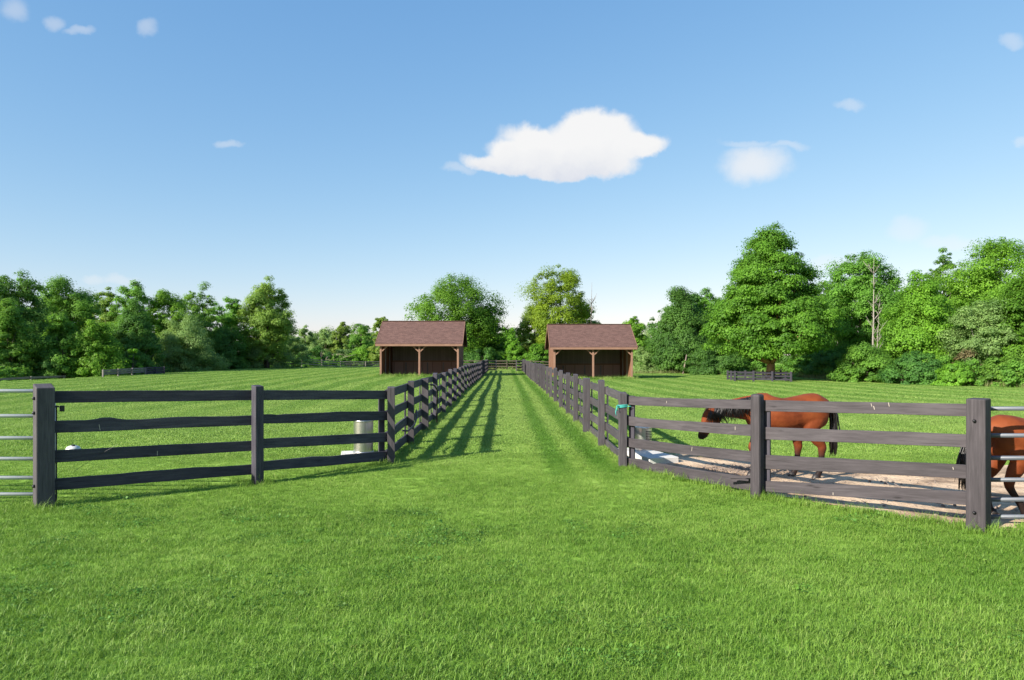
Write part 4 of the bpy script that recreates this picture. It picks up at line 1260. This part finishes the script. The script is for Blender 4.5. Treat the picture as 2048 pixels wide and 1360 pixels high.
def spline(ch, m=4):
    A = np.array(ch, float); out = []
    for i in range(len(A) - 1):
        p0, p1, p2, p3 = A[max(i - 1, 0)], A[i], A[i + 1], A[min(i + 2, len(A) - 1)]
        for k in range(m):
            t = k / m
            out.append(.5 * ((2 * p1) + (-p0 + p2) * t + (2 * p0 - 5 * p1 + 4 * p2 - p3) * t * t + (-p0 + 3 * p1 - 3 * p2 + p3) * t ** 3))
    out.append(A[-1]); A = np.array(out)
    A[:, 3:] = np.maximum(A[:, 3:], .008)
    return [tuple(a) for a in A]


def horse(loc, face, label, hind, front, scale=1.0, neck='low', tdx=0.0):
    """local x forward, z up, withers 1.31; hind/front: lists of joint chains"""
    root = empty('horse', loc, label, 'horse', None)
    root.rotation_euler = (0, 0, face); root.scale = (scale,) * 3
    mb = MB()
    trunk = [(-.02, 0, 1.02, .06, .09), (.02, 0, 1.03, .16, .19), (.12, 0, 1.02, .215, .265), (.27, 0, 1.01, .24, .275), (.45, 0, .995, .24, .25), (.65, 0, .96, .25, .255),
             (.85, 0, .975, .24, .275), (1.0, 0, 1.0, .20, .295), (1.12, 0, .97, .165, .24), (1.2, 0, .94, .10, .14)]
    loft(mb, spline(trunk), 22)
    if neck == 'low':
        nk = [(.90, 0, 1.06, .15, .24), (1.08, 0, 1.06, .12, .215), (1.32, 0, 1.06, .092, .165), (1.53, 0, 1.05, .078, .125), (1.69, 0, 1.02, .072, .105), (1.74, 0, 1.0, .06, .09)]
        hd = [(1.660, 0, 1.040, 0.055, 0.075), (1.715, 0, 1.000, 0.085, 0.115), (1.770, 0, 0.920, 0.092, 0.125), (1.815, 0, 0.830, 0.07, 0.1), (1.855, 0, 0.735, 0.055, 0.075), (1.885, 0, 0.665, 0.056, 0.07), (1.900, 0, 0.615, 0.05, 0.058), (1.902, 0, 0.585, 0.03, 0.035)]
    else:
        nk = [(.90, 0, 1.06, .15, .24), (1.08, 0, 1.12, .12, .215), (1.22, 0, 1.24, .092, .165), (1.34, 0, 1.38, .078, .125), (1.43, 0, 1.49, .072, .105), (1.47, 0, 1.53, .06, .09)]
        hd = [(1.42, 0, 1.57, .055, .07), (1.48, 0, 1.54, .085, .115), (1.57, 0, 1.48, .092, .12), (1.66, 0, 1.41, .07, .095), (1.75, 0, 1.34, .055, .072), (1.82, 0, 1.285, .056, .068), (1.865, 0, 1.25, .05, .055), (1.885, 0, 1.235, .03, .035)]
    loft(mb, spline(nk), 18); loft(mb, spline(hd), 18)
    if neck == 'low':
        loft(mb, spline([(1.665, 0, .97, .06, .08), (1.70, 0, .89, .066, .10), (1.76, 0, .79, .046, .066), (1.82, 0, .705, .038, .05), (1.86, 0, .63, .036, .045)]), 14)
    # ears
    tip = Vector(hd[0][:3]); back = Vector((-.06, 0, .0)) if neck == 'low' else Vector((-.02, 0, .04))
    for s in (-1, 1):
        b = tip + Vector((.01, s * .05, .045))
        loft(mb, [(b.x, b.y, b.z - .03, .02, .026), (b.x - .02, b.y + s * .012, b.z + .03, .022, .024), (b.x - .055, b.y + s * .02, b.z + .085, .012, .014), (b.x - .075, b.y + s * .022, b.z + .12, .008, .008)], 10)
    hooves = []
    for k, (side, J) in enumerate(hind):
        y = .115 * side
        hip, stifle, hock, fet, toe = J
        ch = [(hip[0], y * .7, hip[1], .10, .19), ((hip[0] + stifle[0]) / 2, y, (hip[1] + stifle[1]) / 2, .115, .165), (stifle[0], y * 1.08, stifle[1], .095, .12),
              (stifle[0] * .45 + hock[0] * .55, y, stifle[1] * .45 + hock[1] * .55, .058, .075), (hock[0] + .012, y, hock[1] + .05, .04, .055), (hock[0], y, hock[1], .04, .053), (hock[0] + .008, y, hock[1] - .06, .033, .042),
              ((hock[0] + fet[0]) / 2, y, (hock[1] + fet[1]) / 2 - .02, .027, .034), (fet[0], y, fet[1] + .02, .033, .038), (fet[0] * .5 + toe[0] * .5, y, fet[1] * .55 + toe[1] * .45, .03, .034), (toe[0], y, toe[1] + .035, .04, .045)]
        ch = [(q[0], q[1], q[2], q[3] * (1 if n_ < 3 else 1.22), q[4] * (1 if n_ < 3 else 1.25)) for n_, q in enumerate(ch)]
        loft(mb, spline(ch, 3), 14); hooves.append((toe[0], y, toe[1]))
    for side, J in front:
        y = .105 * side
        sh, el, kn, fet, toe = J
        ch = [(sh[0], y * .9, sh[1], .075, .15), (el[0], y, el[1], .075, .115), ((el[0] + kn[0]) / 2, y, (el[1] + kn[1]) / 2, .05, .062), (kn[0], y, kn[1] + .04, .04, .045), (kn[0] + .005, y, kn[1], .041, .045), (kn[0], y, kn[1] - .05, .032, .036),
              ((kn[0] + fet[0]) / 2, y, (kn[1] + fet[1]) / 2, .026, .031), (fet[0], y, fet[1] + .02, .032, .036), ((fet[0] + toe[0]) / 2, y, (fet[1] + toe[1]) / 2, .029, .033), (toe[0], y, toe[1] + .035, .04, .045)]
        ch = [(q[0], q[1], q[2], q[3] * (1 if n_ < 3 else 1.22), q[4] * (1 if n_ < 3 else 1.25)) for n_, q in enumerate(ch)]
        loft(mb, spline(ch, 3), 14); hooves.append((toe[0], y, toe[1]))
    # one continuous skin
    me = bpy.data.meshes.new('raw'); me.from_pydata(mb.v, [], mb.f)
    tmp = bpy.data.objects.new('raw', me); sc.collection.objects.link(tmp)
    md = tmp.modifiers.new('r', 'REMESH'); md.mode = 'VOXEL'; md.voxel_size = .013; md.use_smooth_shade = True
    md = tmp.modifiers.new('s', 'SMOOTH'); md.factor = .5; md.iterations = 7
    dg = bpy.context.evaluated_depsgraph_get(); dg.update()
    body = bpy.data.meshes.new_from_object(tmp.evaluated_get(dg)); body.name = 'body'
    bpy.data.objects.remove(tmp)
    co = np.empty(len(body.vertices) * 3, np.float32); body.vertices.foreach_get('co', co); co = co.reshape(-1, 3)
    mz = np.array(hd[-1][:3]); dist = np.linalg.norm(co - mz, axis=1)
    pt = sst((.165 - dist) / .08)
    er = np.array(hd[0][:3]) + np.array([-.06, 0, .13]); pt = np.maximum(pt, sst((.09 - np.linalg.norm((co - er) * [1, .5, 1], axis=1)) / .05))
    at_ = body.attributes.new('points', 'FLOAT', 'POINT'); at_.data.foreach_set('value', pt.astype(np.float32))
    body.polygons.foreach_set('use_smooth', [True] * len(body.polygons))
    body.materials.clear(); body.materials.append(M['coat'])
    link_mesh('body', body, None, root)

    def part(name, m_, mat):
        me = bpy.data.meshes.new(name); me.from_pydata([tuple(p) for p in m_.v], [], m_.f)
        me.polygons.foreach_set('use_smooth', [True] * len(me.polygons))
        return link_mesh(name, me, mat, root)
    for x, y, z in hooves:
        m_ = MB(); m_.rings([[(x + .012 + (r_ + (.018 if math.cos(a) > 0 else 0) * (1 - zz / .07)) * math.cos(a), y + r_ * .9 * math.sin(a), z + zz) for a in [2 * math.pi * q / 14 for q in range(14)]] for r_, zz in ((.052, 0), (.05, .02), (.043, .07))])
        part('hoof', m_, M['hoof'])
    # eyes
    for s in (-1, 1):
        e = Vector(hd[1][:3]) * .45 + Vector(hd[2][:3]) * .55 + (Vector((.035, 0, .01)) if neck == 'low' else Vector((.0, 0, .035)))
        m_ = MB(); m_.lathe((e.x, e.y + s * .075, e.z), [(.004, -.02), (.016, -.014), (.021, 0), (.016, .014), (.004, .02)], 12); part('eye', m_, M['eye'])
    # mane: many thin locks from the crest, falling to both sides
    r_ = np.random.default_rng(int(abs(loc[0]) * 100))
    nks = spline(nk, 8); m_ = MB()
    for q in range(230):
        u = r_.uniform(.2, .93); c = nks[int(u * (len(nks) - 1))]
        d = Vector(nks[min(int(u * (len(nks) - 1)) + 1, len(nks) - 1)][:3]) - Vector(nks[max(int(u * (len(nks) - 1)) - 1, 0)][:3]); d.normalize()
        up = Vector((-d.z, 0, d.x))
        if up.z < 0: up = -up
        p = Vector(c[:3]) + up * (c[4] * .97); s = 1 if r_.uniform() < .86 else -1
        L = r_.uniform(.16, .30) * (1.1 - .25 * abs(u - .6))
        bk = Vector((r_.normal(-.03, .05), 0, 0))
        pts = [p + Vector((0, -s * .01, -.015)), p + Vector((0, s * (c[3] * .55), .0 - .02)) + bk * .3, p + Vector((0, s * (c[3] + .022), -L * .5)) + bk, p + Vector((0, s * (c[3] + .03 + r_.uniform(0, .02)), -L)) + bk * 2]
        m_.tube(pts, [.008, .011, .009, .002], 4)
    part('mane', m_, M['hair'])
    m_ = MB(); b = Vector(hd[0][:3]) + Vector((.03, 0, .06))
    fw = (Vector(hd[3][:3]) - Vector(hd[1][:3])).normalized(); outv = Vector((-fw.z, 0, fw.x)); outv = outv if outv.x > 0 else -outv
    for q in range(26):
        o_ = r_.normal(0, .02); L = r_.uniform(.08, .17)
        m_.tube([b + Vector((0, o_, 0)), b + outv * .10 + fw * L * .3 + Vector((0, o_ * 1.4, 0)), b + outv * .09 + fw * L + Vector((0, o_ * 2, 0))], [.007, .007, .002], 4)
    part('forelock', m_, M['hair'])
    m_ = MB()
    for q in range(150):
        a, bb = r_.normal(0, .02), r_.normal(0, .02); L = r_.uniform(.55, .80)
        sp_ = r_.normal(0, .022), r_.normal(0, .028)
        m_.tube([(.0 + a * .4, bb, 1.16 + a), (-.075 + a, bb * 1.3, 1.10), (-.10 + tdx * .75 + a + sp_[0] * .3, bb * 1.5 + sp_[1] * .4, .95), (-.11 + tdx + sp_[0] * .8 + a, sp_[1], 1.10 - L * .65), (-.10 + tdx * 1.1 + sp_[0] * 1.1 + a, sp_[1] * 1.1, 1.12 - L)], [.009, .011, .012, .01, .002], 4)
    part('tail', m_, M['hair'])
    return root


hA = (-1, ((.17, 1.0), (.27, .76), (.07, .50), (.10, .14), (.155, .0)))
Y1_ = 10.75; sc1 = Y1_ / F
# horse behind the right fence: rump at x=1652, facing left
H1 = [(1, ((.19, 1.0), (.28, .76), (.11, .46), (.14, .13), (.19, .0))), (-1, ((.17, 1.0), (.40, .76), (.375, .46), (.41, .13), (.46, .0)))]
F1 = [(1, ((1.05, .92), (1.0, .74), (1.03, .44), (1.02, .12), (1.06, 0))), (-1, ((1.06, .92), (1.02, .74), (1.09, .44), (1.07, .12), (1.10, 0)))]
horse((wx(1652, 10.7), 10.7, .02), math.pi, 'bay horse with lowered head facing left behind the right board fence', H1, F1)
H2 = [(-1, ((.19, 1.0), (.34, .74), (.20, .44), (.36, .13), (.42, 0))), (1, ((.17, 1.0), (.22, .74), (.06, .44), (.09, .13), (.14, 0)))]
horse((wx(1974, 8.15), 8.15, .02), 0.0, 'bay horse seen from the rump behind the steel gate at the right edge', H2, F1, .915, 'high', -.19)

# ------------------------------------------------------------------ sun, sky, camera
ELEV = R(29); hx, hy = -.795, -.607
sd = Vector((hx * math.cos(ELEV), hy * math.cos(ELEV), math.sin(ELEV)))
sun = bpy.data.lights.new('sun', 'SUN'); sun.energy = 4.3; sun.angle = R(.75); sun.color = (1.0, .93, .82)
so = bpy.data.objects.new('sun', sun); col.objects.link(so); so.rotation_euler = (-sd).to_track_quat('-Z', 'Y').to_euler(); so.location = (0, 0, 40)

w = bpy.data.worlds.new('World'); sc.world = w; w.use_nodes = True
t = w.node_tree; N = t.nodes; bg = N['Background']


class WT(NT):
    def __init__(s): s.t = t; s.n = N


wt = WT()
sky = N.new('ShaderNodeTexSky'); sky.sky_type = 'NISHITA'; sky.sun_disc = False; sky.sun_elevation = ELEV
sky.sun_rotation = math.atan2(hx, hy); sky.altitude = 50; sky.air_density = 1.0; sky.dust_density = .4; sky.ozone_density = 1.6
tc = N.new('ShaderNodeTexCoord').outputs['Generated']
nz = N.new('ShaderNodeTexNoise'); nz.inputs['Scale'].default_value = 26; nz.inputs['Detail'].default_value = 7; nz.inputs['Roughness'].default_value = .58
t.links.new(tc, nz.inputs['Vector'])
nz2 = N.new('ShaderNodeTexNoise'); nz2.inputs['Scale'].default_value = 9; nz2.inputs['Detail'].default_value = 4; t.links.new(tc, nz2.inputs['Vector'])
sx = N.new('ShaderNodeSeparateXYZ'); t.links.new(tc, sx.inputs[0])
yy = wt.math('MAXIMUM', sx.outputs[1], .02)
u = wt.math('DIVIDE', sx.outputs[0], yy); v = wt.math('DIVIDE', sx.outputs[2], yy)
sn = N.new('ShaderNodeSeparateColor'); t.links.new(nz.outputs['Color'], sn.inputs[0])
sn2 = N.new('ShaderNodeSeparateColor'); t.links.new(nz2.outputs['Color'], sn2.inputs[0])
u2 = wt.math('ADD', u, wt.math('MULTIPLY', wt.math('SUBTRACT', sn.outputs[0], .5), .036))
v2 = wt.math('ADD', v, wt.math('MULTIPLY', wt.math('SUBTRACT', sn.outputs[1], .5), .036))
u2 = wt.math('ADD', u2, wt.math('MULTIPLY', wt.math('SUBTRACT', sn2.outputs[0], .5), .04))


def blob(px, py, a, b, tilt=0):
    du = wt.math('SUBTRACT', u2, (px - VX) / F); dv = wt.math('SUBTRACT', v2, (VY - py) / F)
    if tilt: dv = wt.math('ADD', dv, wt.math('MULTIPLY', du, tilt))
    du = wt.math('DIVIDE', du, a / F); dv = wt.math('DIVIDE', dv, b / F)
    return wt.math('SUBTRACT', 1.0, wt.math('ADD', wt.math('MULTIPLY', du, du), wt.math('MULTIPLY', dv, dv)))


def smax(L, k=.35):
    r_ = L[0]
    for x in L[1:]:
        r_ = wt.math('SMOOTH_MAX', r_, x, k)
    return r_


main = smax([blob(1190, 270, 92, 54, -.05), blob(1115, 300, 112, 46, .28), blob(1258, 290, 80, 30, -.05), blob(1025, 328, 108, 24, .06), blob(1130, 336, 130, 25), blob(1190, 322, 95, 36), blob(1062, 314, 90, 32, .2)], .5)

mr_ = N.new('ShaderNodeMapRange'); mr_.interpolation_type = 'SMOOTHSTEP'; mr_.inputs['From Min'].default_value = -.2; mr_.inputs['From Max'].default_value = .5
t.links.new(main, mr_.inputs['Value'])
sec = smax([blob(1512, 326, 66, 40)])
soft = smax([blob(1810, 460, 44, 24), blob(1905, 482, 60, 15), blob(1700, 211, 28, 11), blob(20, 20, 26, 26), blob(92, 46, 20, 16), blob(288, 53, 20, 16), blob(2022, 82, 22, 14),
             blob(185, 562, 26, 10), blob(242, 560, 36, 12), blob(1690, 528, 46, 18), blob(1640, 524, 24, 16), blob(458, 292, 26, 9), blob(1500, 285, 50, 7), blob(1575, 292, 34, 8), blob(2040, 290, 18, 10), blob(145, 60, 30, 8), blob(918, 338, 30, 9)], .1)
outs = []
for fld, lo, hi, mx_ in ((sec, -.5, 1.0, .78), (soft, -.8, 1.2, .34)):
    m2 = N.new('ShaderNodeMapRange'); m2.interpolation_type = 'SMOOTHSTEP'; m2.inputs['From Min'].default_value = lo; m2.inputs['From Max'].default_value = hi; m2.inputs['To Max'].default_value = mx_
    t.links.new(fld, m2.inputs['Value']); outs.append(m2.outputs[0])
cov = wt.math('MAXIMUM', mr_.outputs[0], wt.math('MAXIMUM', outs[0], outs[1]))
front = wt.math('GREATER_THAN', sx.outputs[1], .05)
cov = wt.math('MULTIPLY', wt.math('MULTIPLY', cov, front), .97)
SKYGAIN = N.new('ShaderNodeMix'); SKYGAIN.data_type = 'RGBA'; SKYGAIN.blend_type = 'MULTIPLY'; SKYGAIN.inputs[0].default_value = 1
sc3 = N.new('ShaderNodeSeparateColor'); t.links.new(sky.outputs[0], sc3.inputs[0])
cc3 = N.new('ShaderNodeCombineColor')
for i, (pw, gn, rf) in enumerate(((.97, .184, .238), (.67, .402, .397), (.42, .73, .672))):      # clear-air colour balance of the day
    K = .1 * 2 ** 1.1
    q = wt.math('POWER', wt.math('MULTIPLY', sc3.outputs[i], K / rf), pw)
    t.links.new(wt.math('MULTIPLY', q, gn / K), cc3.inputs[i])
t.links.new(cc3.outputs[0], SKYGAIN.inputs[6]); SKYGAIN.inputs[7].default_value = (1, 1, 1, 1)
vb = N.new('ShaderNodeMapRange'); vb.inputs['From Min'].default_value = (VY - 372) / F; vb.inputs['From Max'].default_value = (VY - 290) / F
t.links.new(wt.math('ADD', v2, wt.math('MULTIPLY', wt.math('SUBTRACT', nz.outputs['Fac'], .5), .05)), vb.inputs['Value'])
cl = wt.ramp(vb.outputs[0], [(0, (.72, .76, .87)), (.55, (.93, .935, .955)), (1, (1.0, .995, .99))])      # grey underside, sunlit top
CLB = N.new('ShaderNodeMix'); CLB.data_type = 'RGBA'; CLB.blend_type = 'MULTIPLY'; CLB.inputs[0].default_value = 1
cl = wt.mix(mr_.outputs[0], (.98, .975, .98), cl)
t.links.new(cl, CLB.inputs[6]); CLB.inputs[7].default_value = (4.4, 4.4, 4.4, 1)
res = wt.mix(cov, SKYGAIN.outputs[2], CLB.outputs[2])
t.links.new(res, bg.inputs['Color']); bg.inputs['Strength'].default_value = .093

cam = bpy.data.cameras.new('camera'); cam.sensor_fit = 'HORIZONTAL'; cam.sensor_width = 36; cam.lens = F / 2048 * 36
cam.shift_x = (1024 - VX) / 2048; cam.shift_y = (VY - 680) / 2048; cam.clip_end = 5000; cam.clip_start = .05
co_ = bpy.data.objects.new('camera', cam); col.objects.link(co_); co_.location = (0, 0, EYE); co_.rotation_euler = (R(90), 0, 0)
sc.camera = co_
sc.view_settings.view_transform = 'Standard'; sc.view_settings.look = 'None'; sc.view_settings.exposure = 1.2; sc.view_settings.gamma = 1
sc.cycles.max_bounces = 6; sc.cycles.transparent_max_bounces = 8; sc.cycles.diffuse_bounces = 3; sc.cycles.use_denoising = True
